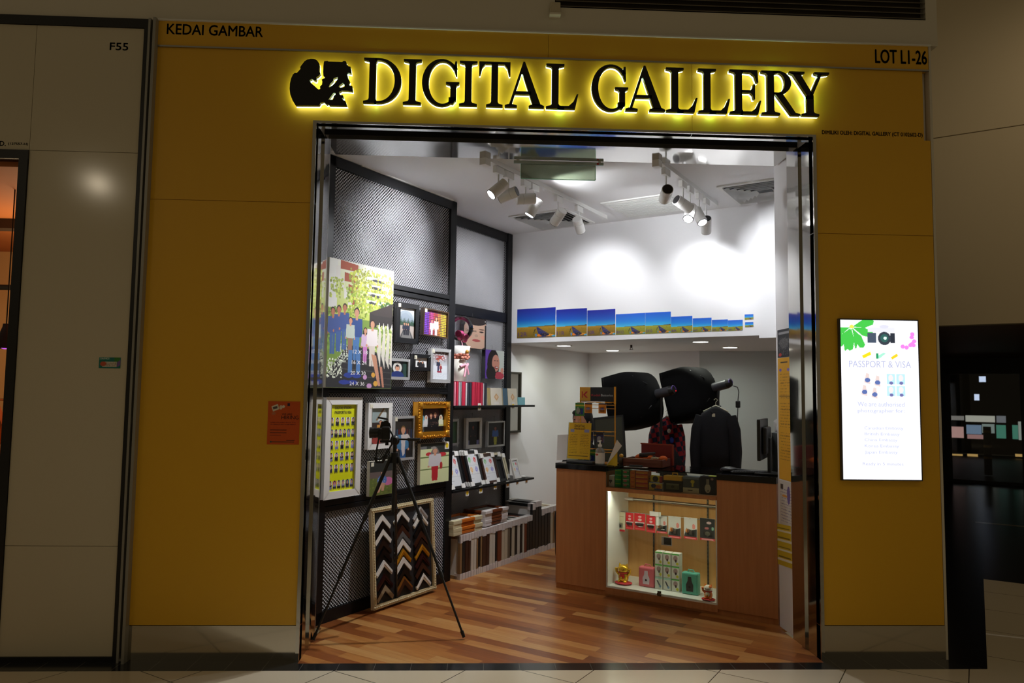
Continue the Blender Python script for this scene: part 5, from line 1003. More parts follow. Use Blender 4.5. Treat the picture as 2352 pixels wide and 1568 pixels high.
def garment(px, ytop, u, label, m, sw, hh, sleeves=True, hook_to=None):
    q = FU(px, ytop, u); t = T('hanging_garment', label, 'clothing', I(u, q[1], q[2]-hh), RZI); z = hh
    b = loft(MB(), [(0, 0, 0, sw*.92, .07, 0), (hh*.35, 0, 0, sw*.90, .075, 0), (hh*.65, 0, 0, sw*.95, .08, 0), (hh*.84, 0, 0, sw*.96, .075, -.01), (hh*.92, 0, 0, sw*.80, .06, -.012), (hh*.97, 0, 0, sw*.45, .05, -.008), (hh, 0, 0, sw*.22, .04, 0)])
    O('body', b, m, t)
    for d in (-1, 1): O('sleeve', MB().path([(d*sw*.80, 0, hh*.86), (d*sw*1.02, -.01, hh*.66), (d*sw*1.14, -.02, hh*.35), (d*sw*1.10, -.02, hh*.02)], [.055, .058, .052, .045], 12), m, t)
    O('collar', MB().path([(-sw*.25, -.03, hh*.94), (-.01, -.06, hh*.90), (sw*.25, -.03, hh*.94), (sw*.15, .04, hh*1.0), (-sw*.15, .04, hh*1.0), (-sw*.25, -.03, hh*.94)], .016, 8), m, t)
    O('hanger', MB().path([(-sw*.7, 0, hh*.93), (0, 0, hh*1.02), (sw*.7, 0, hh*.93)], .006, 8).path([(0, 0, hh*1.02), (0, 0, hh*1.07), (.018, 0, hh*1.10), (0, 0, hh*1.125), (-.016, 0, hh*1.10)], .003, 8), mat('hanger_cream', (200, 196, 170), .4), t); return t
jet = mat('jacket_black', (12, 13, 20), .85)
t = garment(1644, 934, 2.98, 'dark navy jacket on a hanger below the right softbox', jet, .165, .62); O('size_label', MB().box(-.014, .014, -.072, -.069, .53, .56), mat('label_cream', (196, 190, 160), .6), t)
def plaid():
    m = bpy.data.materials.new('plaid_cloth'); m.use_nodes = True; nt = m.node_tree; b = nt.nodes['Principled BSDF']; tc = nd(nt, 'ShaderNodeTexCoord'); ch = nd(nt, 'ShaderNodeTexChecker'); ch.inputs['Scale'].default_value = 22
    ch.inputs['Color1'].default_value = lin((150, 22, 30))+(1,); ch.inputs['Color2'].default_value = lin((26, 26, 48))+(1,); mp = nd(nt, 'ShaderNodeMapping'); mp.inputs['Rotation'].default_value = (0, R(14), 0); nt.links.new(tc.outputs['Object'], mp.inputs[0]); nt.links.new(mp.outputs[0], ch.inputs[0]); nt.links.new(ch.outputs[0], b.inputs['Base Color']); b.inputs['Roughness'].default_value = .85; return m
t = garment(1532, 958, 3.25, 'red and navy checked shirt hanging between the two softboxes', plaid(), .125, .55); O('blue_patch', MB().ell((.075, -.075, .33), (.022, .008, .03), 10, 8), mat('patch_blue', (50, 70, 170), .7), t); O('white_patch', MB().ell((.05, -.08, .42), (.018, .006, .022), 10, 8), card, t)
q = FU(1545, 1010, 3.0); t = T('draped_cloth', 'black cloth draped low in front of the checked shirt', 'cloth', I(3.0, q[1], .35), RZI)
O('cloth', loft(MB(), [(0, .03, 0, .19, .08, 0), (.4, .02, 0, .16, .08, 0), (.62, -.0, 0, .11, .07, 0), (.76, -.03, 0, .05, .05, 0)]), mat('cloth_black', (10, 10, 12), .9), t); O('support_pole', MB().cyl((0, 0, -.35), (0, 0, .1), .012), blackp, t)
# dark display case leaning behind the rack
q = FU(1412, 965, 2.45); t = T('leaning_board', 'dark olive framed board leaning between rack and left softbox', 'board', I(2.45, q[1], .70), rot=(R(-8), R(-7), RZI)); O('panel', MB().box(-.17, .12, 0, .012, 0, .72), mat('olive_dark', (56, 58, 42), .5), t); O('edge_frame', MB().box(-.18, -.165, -.006, .014, 0, .73).box(.115, .13, -.006, .014, 0, .73).box(-.18, .13, -.006, .014, .715, .73).box(-.18, .13, -.006, .014, -.015, .0), mat('board_edge', (22, 26, 26), .5), t); O('easel_leg', MB().cyl((0, .05, .3), (-.02, .12, -.68), .012), blackp, t)
# person seated behind the counter, mostly hidden by the rack
q = FU(1336, 966, 2.55); base = I(2.55, q[1], 0); zh = q[2]
t = T('person', 'person with long black hair seated behind the counter, hidden by the battery rack', 'person', base, RZI)
def skinned(name, joints, edges, radii, m, parent, lv=2):
    me = bpy.data.meshes.new(name); me.from_pydata([tuple(j) for j in joints], edges, []); me.materials.append(m); o = bpy.data.objects.new(name, me); finish(o, parent)
    o.modifiers.new('skin', 'SKIN'); sd = o.modifiers.new('sub', 'SUBSURF'); sd.levels = lv; sd.render_levels = lv
    for i, r_ in enumerate(radii): me.skin_vertices[0].data[i].radius = (r_[0], r_[1]) if isinstance(r_, tuple) else (r_, r_)
    me.skin_vertices[0].data[0].use_root = True; return o
skn = mat('skin_tone', (186, 128, 98), .55); hairm = mat('hair_black', (14, 12, 12), .5); z0 = zh-1.0
J = [(0, .05, .50), (0, .04, .75), (0, .03, zh-.30), (0, .0, zh-.17), (0, -.01, zh-.08), (-.13, .03, zh-.30), (-.20, .0, zh-.52), (-.08, -.16, zh-.62), (.13, .03, zh-.30), (.20, .0, zh-.52), (.10, -.18, zh-.60), (-.09, -.05, .50), (-.10, -.24, .52), (-.10, -.24, .10), (.09, -.05, .50), (.10, -.24, .52), (.10, -.24, .10)]
E_ = [(0, 1), (1, 2), (2, 3), (3, 4), (2, 5), (5, 6), (6, 7), (2, 8), (8, 9), (9, 10), (0, 11), (11, 12), (12, 13), (0, 14), (14, 15), (15, 16)]
skinned('body', J, E_, [(.13, .10), (.12, .09), (.12, .08), .05, .045, .06, .042, .028, .06, .042, .028, .09, .06, .04, .09, .06, .04], mat('shirt_dark', (22, 22, 26), .85), t)
hd_ = MB(); hd_.ell((0, 0, zh), (.078, .095, .112), 22, 16); hd_.ell((0, -.095, zh-.015), (.014, .02, .022), 10, 8); hd_.ell((0, -.015, zh-.085), (.045, .06, .04), 14, 8)
O('head', hd_, skn, t)
for d in (-1, 1): O('eye', MB().ell((d*.03, -.088, zh+.012), (.011, .006, .006), 8, 6), inkb, t); O('ear', MB().ell((d*.078, .0, zh-.01), (.012, .02, .028), 10, 8), skn, t)
O('mouth', MB().ell((0, -.09, zh-.055), (.02, .006, .006), 8, 6), mat('lip_red', (150, 70, 66), .5), t)
O('hair', MB().ell((0, .025, zh+.025), (.096, .105, .115), 22, 14).ell((-.06, .04, zh-.10), (.05, .06, .16), 14, 10).ell((.06, .04, zh-.10), (.05, .06, .16), 14, 10).ell((0, -.055, zh+.075), (.07, .05, .035), 14, 8), hairm, t)
for d in (-1, 1):
    bx, by, bz = (-.08, -.16, zh-.62) if d < 0 else (.10, -.18, zh-.60)
    hn = MB(); hn.ell((bx-d*.01, by-.05, bz), (.035, .05, .016), 14, 8)
    for k in range(4): f0 = Vector((bx-d*.01+(k-1.5)*.018, by-.09, bz)); hn.path([f0, f0+Vector((0, -.03, -.004)), f0+Vector((0, -.052+.005*abs(k-1.5), -.016))], [.009, .008, .006], 8)
    hn.path([(bx-d*.04, by-.045, bz), (bx-d*.058, by-.075, bz-.004), (bx-d*.055, by-.095, bz-.01)], [.010, .009, .007], 8); O('hand', hn, skn, t)
t = T('stool', 'low dark stool under the seated person', 'stool', base+A*.05, RZI); O('seat', MB().cyl((0, 0, .36), (0, 0, .40), .17), darkc, t)
for k in range(4): a_ = k*PI/2+.7; O('leg', MB().cyl((.13*math.cos(a_), .13*math.sin(a_), .36), (.17*math.cos(a_), .17*math.sin(a_), 0), .014), steel, t)

# ------------------------------------------------------------------ posters on the white board behind the right jamb
def colposter(y_far, y_near, z0, z1, label, pic, nm='notice_sheet', off=.0, tilt=0):
    """faces -x; local x runs from far to near (toward the viewer's right)"""
    w = y_far-y_near; t = T(nm, label, 'notice', (XR+.020-off, y_far, z0), rot=(0, tilt, -PI/2)); pic.mesh('print', 0, w, 0, z1-z0, -.0012, prntm, t); O('sheet', MB().box(0, w, -.001, 0, 0, z1-z0), card, t); return t
def zc(px, py): return hit(px, py, Vector((1, 0, 0)), XR+.02)
def cz(y): return zc(1802, y).z
yf, yn = zc(1789, 1000).y, zc(1819, 1000).y
p = Pic(40, 60, (40, 40, 44)); p.ell(.5, .5, .35, .18, (86, 84, 84)).rect(.1, .82, .9, .9, (150, 150, 150)).speck(.1, .1, .9, .7, (120, 120, 120), .15).ell(.2, .1, .12, .06, (190, 60, 50))
colposter(yf, yn, cz(820), cz(755), 'dark photo sheet at the top of the white board by the right jamb', p)
p = Pic(60, 200, (226, 168, 30)); p.rect(.22, .955, .75, .965, (60, 50, 30)).ell(.2, .90, .1, .012, (130, 110, 190)).ell(.8, .90, .1, .012, (130, 110, 190)).rect(.1, .68, .9, .685, (90, 60, 20))
for k in range(30):
    if k not in (9, 19): p.speck(.12, .86-k*.024, .9, .866-k*.024, (140, 100, 20), .5)
colposter(yf, yn, cz(1102), cz(821), 'tall yellow price list on the white board by the right jamb', p)
p = Pic(50, 90, (212, 206, 196)); p.rect(.1, .8, .3, .92, (60, 46, 30)); 
for k in range(12): p.speck(.1, .08+k*.065, .9, .10+k*.065, (120, 110, 140), .45)
p.ell(.7, .7, .12, .2, (110, 90, 150)).ell(.4, .66, .2, .03, (214, 150, 60)); colposter(yf, yn, cz(1206), cz(1104), 'white handwritten notice under the tall yellow price list', p)
p = Pic(50, 90, (206, 176, 24)); 
for k in range(4): p.rect(0, .12+k*.23, 1, .17+k*.23, (226, 222, 206)).rect(.1, .20+k*.23, .9, .23+k*.23, (120, 100, 20))
colposter(yf+.03, yn, cz(1302), cz(1208), 'yellow striped leaflet hanging lowest and askew on the white board', p, off=.006, tilt=R(-5))

# ------------------------------------------------------------------ camera on its tripod in the doorway
TC = Vector((-.636, .64, 0)); feet = [Vector((-1.095, .345, 0)), Vector((-.125, .39, 0)), Vector((-.655, 1.20, 0))]; ap = 1.16
t = T('tripod', 'black photo tripod standing on the wood floor in the doorway', 'tripod', TC)
O('centre_column', MB().cyl((0, 0, .78), (0, 0, 1.27), .012), blackp, t); O('collar', MB().cyl((0, 0, ap-.04), (0, 0, ap+.03), .035, .028), blackp, t)
for f_ in feet:
    d = f_-TC; st = Vector((0, 0, ap))+d.normalized()*.03; en = Vector((d.x, d.y, .012)); v_ = en-st
    o = O('leg', MB().path([st, st+v_*.36], [.0125, .0115], 12).path([st+v_*.34, st+v_*.68], .0095, 12).path([st+v_*.66, st+v_*.98], .0075, 12), blackp, t)
    O('leg_lock', MB().cyl(st+v_*.33, st+v_*.36, .017), darkc, o); O('leg_lock', MB().cyl(st+v_*.65, st+v_*.68, .014), darkc, o); O('rubber_foot', MB().cyl(st+v_*.965, st+v_*.999, .012, .010), darkc, o)
O('head', MB().ell((0, 0, 1.275), (.034, .034, .036), 18, 12).cyl((0, -.04, 1.275), (0, .04, 1.275), .022), blackp, t); O('pan_handle', MB().cyl((.02, 0, 1.283), (.10, -.01, 1.283), .006).cyl((.09, -.01, 1.283), (.178, -.02, 1.283), .0115), blackp, t)
O('plate', MB().box(-.10, -.02, -.025, .025, 1.262, 1.276).cyl((-.055, 0, 1.24), (-.055, 0, 1.265), .012), blackp, t)
t = T('camera', 'black SLR camera mounted on the tripod, lens pointing left', 'camera', TC+Vector((-.072, 0, 1.277)), rot=(0, 0, R(6)))
cb = MB(); cb.box(-.022, .038, -.068, .068, .0, .095); O('body', cb, blackp, t, bevel=.010); O('prism_hump', MB().prism([(-.028, .088), (-.022, .12), (.01, .13), (.034, .115), (.038, .088)], -.028, .028), blackp, t, bevel=.005)
O('grip', MB().box(-.045, -.01, -.072, -.042, .005, .085), blackp, t, bevel=.010); O('lens', MB().cyl((-.02, 0, .05), (-.05, 0, .05), .036).cyl((-.05, 0, .05), (-.088, 0, .05), .033, .035).cyl((-.088, 0, .05), (-.105, 0, .05), .038), blackp, t); O('front_glass', MB().ell((-.103, 0, .05), (.006, .030, .030), 18, 8), mat('lens_glass', (40, 30, 20), .05), t); O('zoom_ring', MB().cyl((-.055, 0, .05), (-.075, 0, .05), .0365), darkc, t)
O('hot_shoe', MB().box(-.005, .025, -.012, .012, .126, .134), mat('shoe_metal', (110, 110, 112), .4, .6), t); O('raised_flash', MB().obox((-.015, 0, .150), Vector((.035, 0, -.006)), Vector((0, .028, 0)), Vector((.001, 0, .006))), blackp, t, bevel=.003)
O('neck_strap', MB().path([(.03, -.07, .08), (.055, -.075, .04), (.05, -.06, -.03), (.01, -.05, -.10), (-.03, -.05, -.135), (-.055, -.045, -.12), (-.05, -.05, -.06), (-.04, -.06, .0), (-.03, -.07, .06)], .006, 8).path([(.02, -.05, -.10), (-.01, -.045, -.15), (-.05, -.04, -.15), (-.06, -.045, -.115)], .010, 8), blackm, t)
O('mode_dial', MB().cyl((.01, .045, .095), (.01, .045, .106), .012), blackp, t)

# ------------------------------------------------------------------ frame moulding sample board leaning at the display wall
t = T('moulding_board', 'cream framed board of frame corner samples leaning on the display wall', 'sample board', I(.335, -1.225, .02), rot=(R(-4), 0, RZW)); w, h, b, d = .735, .725, .030, .03
f = MB()
for P in ([(0, 0), (w, 0), (w-b, b), (b, b)], [(w, 0), (w, h), (w-b, h-b), (w-b, b)], [(w, h), (0, h), (b, h-b), (w-b, h-b)], [(0, h), (0, 0), (b, b), (b, h-b)]): f.prism(P, -d, 0)
crm = mat('cream_frame', (206, 190, 150), .5); O('frame', f, crm, t, bevel=.004); O('black_board', MB().box(b*.5, w-b*.5, -.010, -.002, b*.5, h-b*.5), mat('board_black', (26, 27, 30), .6), t)
rp = MB()
for k in range(36):
    s_ = (k+.5)/36
    for x, z, ang in ((w*s_, b*.5, 1), (w*s_, h-b*.5, 1), (b*.5, h*s_, 0), (w-b*.5, h*s_, 0)): rp.ell((x, -d-.001, z), (.011, .006, .007) if ang else (.007, .006, .011), 8, 5)
O('rope_beading', rp, crm, t)
wh = mat('sample_white', (226, 220, 212), .4); cols = {'w': wh, 'k': mat('sample_black', (12, 10, 10), .3), 'b': mat('sample_brown', (36, 20, 14), .35), 'r': mat('sample_mahogany', (46, 14, 14), .3), 'n': mat('sample_redbrown', (58, 28, 16), .35), 'g': mat('sample_gold', (222, 168, 50), .28, .7), 's': silver, 't': mat('sample_tan', (150, 132, 104), .5), 'o': mat('sample_bronze', (150, 96, 36), .35, .4), 'i': mat('sample_grey', (90, 90, 88), .4)}
xs = (.17, .47, .78); yy = [((255, 'w'), (340, 'k'), (395, 'w'), (500, 'b'), (590, 'k'), (700, 'w'), (830, 'r'), (925, 'b'), (990, 't')), ((180, 'w'), (275, 'k'), (345, 'n'), (405, 'i'), (480, 'w'), (575, 'g'), (655, 'w'), (760, 'k'), (840, 'o'), (930, 'n')), ((155, 's'), (220, 'w'), (310, 'k'), (400, 'n'), (470, 'b'), (520, 'g'), (610, 'r'), (700, 'n'), (780, 'k'), (855, 'w'))]
for ci, cx_ in enumerate(xs):
    top0 = (225, 178, 140)[ci]; hpx = (880, 850, 815)[ci]
    for k, (y, c) in enumerate(yy[ci]):
        z = h-b-((y-top0)/hpx)*(h-2*b); x = cx_*w; a = .092; tk = .036; z = min(z, h-b-.006); dz = a*1.0
        if z-dz-tk < b: z = b+dz+tk
        o = -.011-.0012*k
        mbs = MB().prism([(x, z), (x+a, z-dz), (x+a-.012, z-dz-tk*.7), (x, z-tk*1.2), (x-a+.012, z-dz-tk*.7), (x-a, z-dz)], o-.012, o)
        O('moulding_sample', mbs, cols[c], t)
        if c in 'gsr' or (c == 'w' and k % 2): O('sample_step', MB().prism([(x, z-.012), (x+a-.008, z-dz-.006), (x+a-.012, z-dz-.014), (x, z-.026), (x-a+.012, z-dz-.014), (x-a+.008, z-dz-.006)], o-.016, o-.011), cols[c], t)

# ------------------------------------------------------------------ shelves of the recessed wall
U0 = lambda px, py=930, v=-1.34: FV(px, py, v)[0]
seq = [((1044, 1048), 'p', .21), ((1049, 1054), 'r', .215), ((1055, 1057), 'w', .21), ((1058, 1061), 's', .21), ((1062, 1070), 'r', .215), ((1070.5, 1074), 'w', .205), ((1074.5, 1079), 'k', .21), ((1079.5, 1084), 'k', .21), ((1085, 1092), 'r', .215), ((1092.5, 1096), 'r', .215), ((1096.5, 1103), 'r', .213), ((1104, 1110), 'r', .212), ((1110.5, 1113), 'w', .205), ((1113.5, 1119), 'k', .21)]
cm_ = {'r': mat('album_crimson', (196, 44, 72), .4), 'p': mat('album_pink', (222, 130, 150), .5), 'w': mat('album_white', (216, 210, 214), .5), 's': mat('album_silver', (160, 165, 172), .4), 'k': mat('album_slate', (50, 54, 66), .4)}
cn = {'r': 'crimson', 'p': 'pale pink', 'w': 'white', 's': 'silvery', 'k': 'slate grey'}
ordn = ['first', 'second', 'third', 'fourth', 'fifth', 'sixth', 'seventh', 'eighth', 'ninth', 'tenth', 'eleventh', 'twelfth', 'thirteenth', 'fourteenth']
for i, ((a0, a1), c, hh) in enumerate(seq):
    ua, ub = U0(a0), U0(a1); tk = max(.012, ub-ua-.003)
    t = T('photo_album', '%s upright photo album, %s in the row on the upper shelf' % (cn[c], ordn[i]), 'album', I(ua, -1.345, 1.502), RZW, 'upright albums on the upper shelf')
    O('cover', MB().box(0, .003, 0, .19, 0, hh).box(tk-.003, tk, 0, .19, 0, hh).box(0, tk, 0, .003, 0, hh), cm_[c], t); O('pages', MB().box(.003, tk-.003, .003, .186, .003, hh-.004), card, t)
def stand_card(px0, px1, h, u_off, label, bgc, diamond, v=-1.34):
    ua, ub = U0(px0, 910, v), U0(px1, 910, v); w = ub-ua; t = T('gift_album', label, 'album', I(ua, v, 1.502), rot=(R(-5), 0, RZW))
    p = Pic(40, 50, bgc); 
    if diamond: p.poly([(.5, .70), (.72, .48), (.5, .26), (.28, .48)], (206, 160, 110)).poly([(.5, .60), (.62, .48), (.5, .36), (.38, .48)], (224, 196, 160)).rect(.3, .05, .7, .2, (226, 220, 210))
    O('cover', MB().box(0, w, 0, .02, 0, h), mat('album_cream', (206, 194, 164), .6), t, bevel=.001); p.mesh('print', 0, w, 0, h, -.001, prntm, t)
stand_card(1121, 1127, .165, 0, 'thin cream album end-on beside the upright albums', (170, 150, 96), False); stand_card(1128.5, 1154, .165, 0, 'cream album with orange diamond, left one of two', (220, 212, 194), True)
stand_card(1156.5, 1167, .165, 0, 'blue patterned album between the two diamond albums', (70, 100, 120), False); stand_card(1168, 1189, .165, 0, 'cream album with orange diamond, right one of two', (216, 208, 188), True)
ua, ub = U0(1190.5, 920), U0(1206, 920); t = T('pale_blue_box', 'small pale blue box at the right end of the upper shelf', 'box', I(ua, -1.34, 1.502), RZW); O('carton', MB().box(0, ub-ua, 0, .08, 0, .078), mat('teal_card', (130, 190, 200), .5), t, bevel=.002)
def tag(px, py, v, label, s=.05, orange=False):
    q = FV(px, py, v); t = T('price_tag', label, 'price tag', I(q[0]-s/2, v, q[2]-s*.6), RZW, 'price tags along the shelf edges'); O('card', MB().box(0, s, -.002, 0, 0, s*1.25), card, t); O('label_print', MB().cyl((s/2, -.0035, s*.6), (s/2, -.002, s*.6), s*.36), mat('label_orange', (232, 160, 30), .6) if orange else yellow_tag, t)
tag(1101, 934, -1.322-.292+.29, 'yellow price tag under the crimson albums on the upper shelf edge'); tag(1178, 931, -1.322, 'yellow price tag under the right diamond album on the upper shelf edge')
tag(1073, 1131, -1.322, 'leftmost price tag on the lower shelf edge'); tag(1104, 1124, -1.322, 'second price tag from the left on the lower shelf edge', .055); tag(1137, 1115, -1.322, 'third price tag from the left on the lower shelf edge', .055)
tag(1166, 1112, -1.322, 'orange price tag fourth from the left on the lower shelf edge', .05, True); tag(1188, 1107, -1.322, 'orange price tag fifth from the left on the lower shelf edge', .04, True); tag(1209, 1104, -1.322, 'rightmost orange price tag on the lower shelf edge', .04, True)
# packed frames leaning on the lower shelf
def trees(bright=1):
    p = Pic(60, 96, (222, 224, 228)); p.rect(0, .30, 1, .31, (180, 184, 190)).rect(0, .60, 1, .605, (190, 194, 200)).rect(.5, .30, .505, .92, (190, 194, 200)).rect(0, .92, 1, .925, (190, 194, 200))
    for x, y, c in ((.26, .78, (120, 190, 120)), (.74, .78, (206, 50, 60)), (.28, .46, (226, 176, 100)), (.74, .46, (140, 140, 206))):
        p.ell(x, y, .13, .09, c); p.speck(x-.16, y-.11, x+.16, y+.11, (236, 236, 236), .22); p.rect(x-.01, y-.14, x+.01, y-.08, c)
    p.rect(.08, .20, .4, .21, (150, 154, 160)).rect(.08, .16, .35, .17, (150, 154, 160)); return p
def packed(ua, w, h, z, v, fm, label, pic=True, corners=True, tilt=-17, d=.02, b=.022, group=None):
    t = T('packed_frame', label, 'picture frame', I(ua, v, z), rot=(R(tilt), 0, RZW), group=group); f = MB()
    for P in ([(0, 0), (w, 0), (w-b, b), (b, b)], [(w, 0), (w, h), (w-b, h-b), (w-b, b)], [(w, h), (0, h), (b, h-b), (w-b, h-b)], [(0, h), (0, 0), (b, b), (b, h-b)]): f.prism(P, -d, 0)
    O('moulding', f, fm, t, bevel=.002)
    if pic: trees().mesh('insert', b, w-b, b, h-b, -d*.6, prnt, t)
    O('backing', MB().box(b*.4, w-b*.4, -d*.5, -.001, b*.4, h-b*.4), blackm, t)
    if corners:
        c = .05
        for x0, x1 in ((-.003, c), (w-c, w+.003)):
            for z0, z1 in ((-.001, c*.8), (h-c*.8, h+.003)): O('corner_guard', MB().box(x0, x1, -d-.003, .002, z0, z1), card, t)
    return t
g2 = 'packed frames leaning on the lower shelf'; LZ = .765
ub_ = lambda px, py: FV(px, py, -1.36)[0]
def stack(u_a, u_b, h, n, desc, fmc, corners=True, v0=-1.352):
    for k in range(n-1, -1, -1):
        packed(u_a-.004*k, u_b-u_a, h-.0*k, LZ, v0-k*.0235, fmc[k % len(fmc)], desc if k == 0 else '%s frame behind the %s' % (('next', 'third', 'rear')[k-1], desc[:60].split(',')[0]), pic=(k == 0), corners=corners, group=g2)
bk, brn = mat('frame_charcoal', (30, 30, 34), .4), mat('frame_dark_brown', (60, 34, 26), .4)
stack(1.435, ub_(1063, 1118), .33, 2, 'charcoal packed frame with tree cards beside the black post', [bk, brn]); stack(ub_(1078, 1116), ub_(1108, 1110), .325, 3, 'charcoal packed frame with four tree cards, second group', [bk, brn, bk]); stack(ub_(1112, 1110), ub_(1143, 1104), .285, 3, 'brown packed frame with four tree cards, third group', [brn, mat('frame_cream', (200, 190, 160), .5), brn])
packed(ub_(1144, 1102), .12, .235, LZ, -1.352, bk, 'plain black frame back, leaning right of the brown packed frame', pic=False, corners=False, group=g2)
packed(ub_(1155, 1098), .13, .215, LZ, -1.40, mat('frame_cream', (200, 190, 160), .5), 'small cream framed tree card with round yellow sticker', corners=False, group=g2); packed(ub_(1152, 1096), .17, .27, LZ, -1.435, mat('frame_cream', (200, 190, 160), .5), 'tall cream packed frame standing behind the small tree cards', pic=False, group=g2)
packed(ub_(1172, 1096), .12, .25, LZ, -1.46, mat('frame_cream', (200, 190, 160), .5), 'cream packed frame at the rear right of the lower shelf', pic=False, group=g2)
packed(ub_(1182, 1097), .125, .20, LZ, -1.37, wfr, 'small white framed tree card at the right end of the lower shelf', corners=False, b=.016, group=g2)
t = T('white_pebble_pack', 'tiny white packet lying at the right end of the lower shelf', 'packet', I(ub_(1202, 1094), -1.36, LZ), RZW); O('packet', MB().ell((0, 0, .012), (.03, .03, .012), 12, 8), card, t)
q = FV(1152, 1064, -1.40); t = T('round_sticker', 'round yellow sticker on the black frame back on the lower shelf', 'sticker', I(q[0], -1.405, q[2]), rot=(R(-17), 0, RZW)); O('disc', MB().cyl((0, .045, 0), (0, .048, 0), .024), yellow_tag, t)
# balloon gift box standing on the albums
q = FV(1057, 872, -1.42); bz = 1.722
t = T('balloon_gift', 'white flower box with clear bubble balloon and pink hearts on top of the albums', 'gift', I(q[0]+.01, -1.44, bz), RZW)
O('round_box', MB().lathe([(0, 0), (.068, 0), (.066, .20), (0, .20)]), whg, t); fl = MB(); rg = random.Random(5)
for k in range(60): a_ = rg.uniform(0, 2*PI); r_ = rg.uniform(.0, .10); fl.ell((r_*math.cos(a_), r_*math.sin(a_), .225+rg.uniform(-.02, .03)), (.017, .017, .014), 8, 6)
O('dried_flowers', fl, mat('flower_salmon', (214, 140, 120), .8), t); O('white_sleeve', MB().lathe([(.085, .25), (.10, .32), (.098, .32), (.083, .25)]), card, t); O('gold_bud', MB().ell((.08, -.04, .285), (.022, .02, .02), 10, 8).ell((-.01, -.09, .265), (.02, .02, .02), 10, 8), mat('bud_gold', (180, 130, 50), .4, .5), t)
O('pink_ribbon', MB().path([(-.07, -.06, .13), (-.02, -.075, .15), (.02, -.07, .13), (.05, -.06, .16)], .012, 8).path([(0, -.075, .14), (-.015, -.08, .08), (-.03, -.078, .04)], .009, 8).path([(.01, -.075, .14), (.03, -.08, .08), (.035, -.078, .06)], .009, 8), mat('ribbon_pink', (236, 170, 190), .4), t)
hb = MB()
for cx_, cz_, s_ in ((-.03, .42, 1), (.05, .40, .9)):
    hb.ell((cx_-.022*s_, -.02, cz_+.012), (.032*s_, .028, .032*s_), 14, 10).ell((cx_+.022*s_, -.02, cz_+.012), (.032*s_, .028, .032*s_), 14, 10).ell((cx_, -.02, cz_-.015), (.030*s_, .024, .034*s_), 14, 10)
O('heart_balloon', hb, mat('heart_pink', (240, 90, 150), .2), t); O('pink_string', MB().path([(-.01, -.02, .38), (.0, -.03, .34), (-.005, -.04, .28)], .004, 6), mat('ribbon_pink', (236, 170, 190), .4), t)
O('bubble_balloon', MB().ell((.01, 0, .485), (.115, .115, .118), 28, 18), glass('bubble_film', (240, 240, 244), .03, 1.5), t)
text('Congratulations', .17, .03, -.075, .445, -.118, inkb, parent=t)

# ------------------------------------------------------------------ frames on the floor along the wall
wg = mat('guard_white', (214, 206, 204), .7)
fc = {'t': mat('edge_tan', (140, 110, 74), .5), 'd': mat('edge_dark', (34, 30, 30), .4), 'b': mat('edge_brown', (66, 38, 26), .4), 'w': mat('edge_white', (206, 200, 186), .5), 'k': mat('edge_black', (20, 20, 22), .35), 'r': mat('edge_redbrown', (112, 54, 28), .4), 'c': mat('edge_cream', (190, 180, 156), .5), 'g': mat('edge_taupe', (110, 98, 80), .5)}
fn = {'t': 'tan', 'd': 'charcoal', 'b': 'dark brown', 'w': 'white', 'k': 'black', 'r': 'red-brown', 'c': 'cream', 'g': 'taupe'}
fl_ = [(1056, 1061, 't', 0), (1061.5, 1068, 'd', 0), (1068.5, 1075, 'b', 0), (1075.5, 1081, 'b', 0), (1081.5, 1088, 'w', 0), (1088.5, 1094, 'w', 0), (1094.5, 1098, 't', 0), (1098.5, 1103, 'k', 0), (1103.5, 1107, 't', 0), (1107.5, 1116, 'b', 0), (1116.5, 1124, 'b', 0), (1124.5, 1131, 'w', 0), (1131.5, 1137, 'w', 0), (1137.5, 1142, 'k', 0), (1143, 1152, 'r', 0), (1152.5, 1158, 'c', 0), (1158.5, 1166, 'c', 0),
       (1166.5, 1171.5, 'g', 0), (1172, 1175, 'k', 0), (1175.5, 1182, 'c', 0), (1182.5, 1188, 'k', 0), (1188.5, 1194, 'w', 0), (1194.5, 1200, 'k', 0), (1200.5, 1204, 'w', 0), (1204.5, 1210, 'r', 0), (1210.5, 1216, 'k', 0), (1216.5, 1222, 'k', 0), (1222.5, 1229, 'k', .11), (1229.5, 1236, 'd', .12), (1236.5, 1243, 'k', .12), (1243.5, 1250, 'k', .03), (1250.5, 1257, 'd', .03), (1257.5, 1264, 'k', .03), (1264.5, 1270, 'c', .03), (1270.5, 1276, 't', .03), (1276.5, 1282, 'w', .03)]
def yb(px): return 1332-(px-1056)*.40
names_ = {}
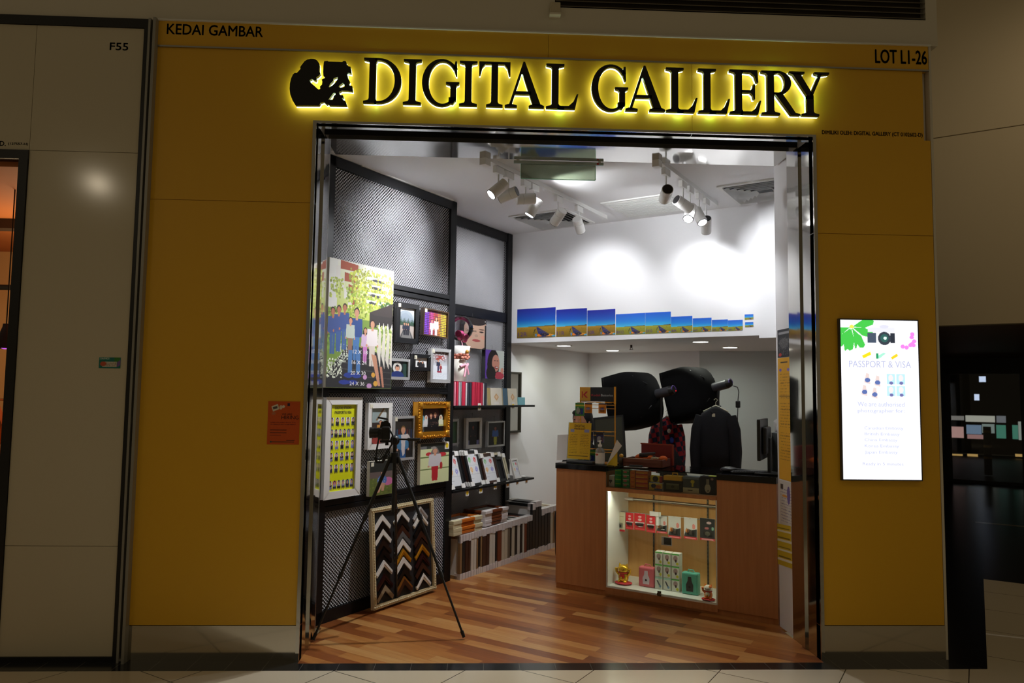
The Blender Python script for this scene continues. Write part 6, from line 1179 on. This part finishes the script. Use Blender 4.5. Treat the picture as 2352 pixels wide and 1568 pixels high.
for i, (a0, a1, c, dh) in enumerate(fl_):
    q0 = FV(a0, yb(a0), -1.26)[0]; q1 = FV(a1, yb(a1), -1.26)[0]; tk = max(.012, (q1-q0)-.004); h = (.372+.0009*max(0, i)) + dh
    pos = ('the near floor group by the black post' if i < 11 else 'the floor group under the mahogany stack' if i < 18 else 'the far middle floor group' if i < 27 else 'the tall dark floor group' if i < 30 else 'the last floor group by the counter')
    k_ = (c, pos); names_[k_] = names_.get(k_, 0)+1
    lb = '%s %s frame on edge, in %s' % (['first', 'second', 'third', 'fourth', 'fifth'][names_[k_]-1], fn[c], pos)
    t = T('picture_frame', lb, 'picture frame', I(q0, -1.26, 0), rot=(0, R(0), RZW), group='frames standing on edge along the wall')
    dp = .34; r4 = MB().box(0, tk, 0, .03, .0, h).box(0, tk, dp-.03, dp, 0, h).box(0, tk, .03, dp-.03, 0, .03).box(0, tk, .03, dp-.03, h-.03, h); O('moulding', r4, fc[c], t, bevel=.001)
    O('panel', MB().box(tk*.3, tk*.6, .03, dp-.03, .03, h-.03), card, t)
    ov = .0015; gh = .05 if i % 3 else .06
    O('corner_guard', MB().box(-ov*0, tk, -.004, .06, h-gh, h+.004), wg, t); O('corner_guard', MB().box(0, tk, -.004, .06, 0, .05 if c != 'k' else .06), wg, t); O('corner_guard', MB().box(0, tk, dp-.06, dp+.004, h-gh, h+.004), wg, t)
def flat(ua, ub2, z, k, fm, gd, label, v=-1.27, dp=.26, th=.026):
    t = T('stacked_frame', label, 'picture frame', I(ua, v-random.uniform(0, .012), z+k*(th+.002)), rot=(0, 0, RZW+R(random.uniform(-1.5, 1.5))), group='small frames lying on top of the standing ones'); w = ub2-ua
    O('moulding', MB().box(0, w, 0, .03, 0, th).box(0, w, dp-.03, dp, 0, th).box(0, .03, .03, dp-.03, 0, th).box(w-.03, w, .03, dp-.03, 0, th), fm, t, bevel=.006); O('panel', MB().box(.03, w-.03, .03, dp-.03, .004, .008), card, t)
    for x0, x1 in ((-.004, w*.28), (w*.74, w+.004)): O('corner_guard', MB().box(x0, x1, -.004, .05, -.001, th+.001), gd, t, bevel=.003)
amb = mat('amber_wood', (196, 106, 34), .25); gdc = mat('guard_cream', (204, 194, 158), .7); mah = mat('mahogany_gloss', (112, 56, 26), .2)
for k in range(4): flat(FV(1042, 1220, -1.27)[0], FV(1106, 1200, -1.27)[0], .384, k, amb, gdc, '%s amber frame with cream corners in the left flat stack' % ('bottom', 'second', 'third', 'top')[k], th=.030)
for k in range(5): flat(FV(1116, 1200, -1.27)[0], FV(1166, 1190, -1.27)[0], .396, k, mah, wg, '%s mahogany frame with white corners in the right flat stack' % ('bottom', 'second', 'third', 'fourth', 'top')[k], th=.026)
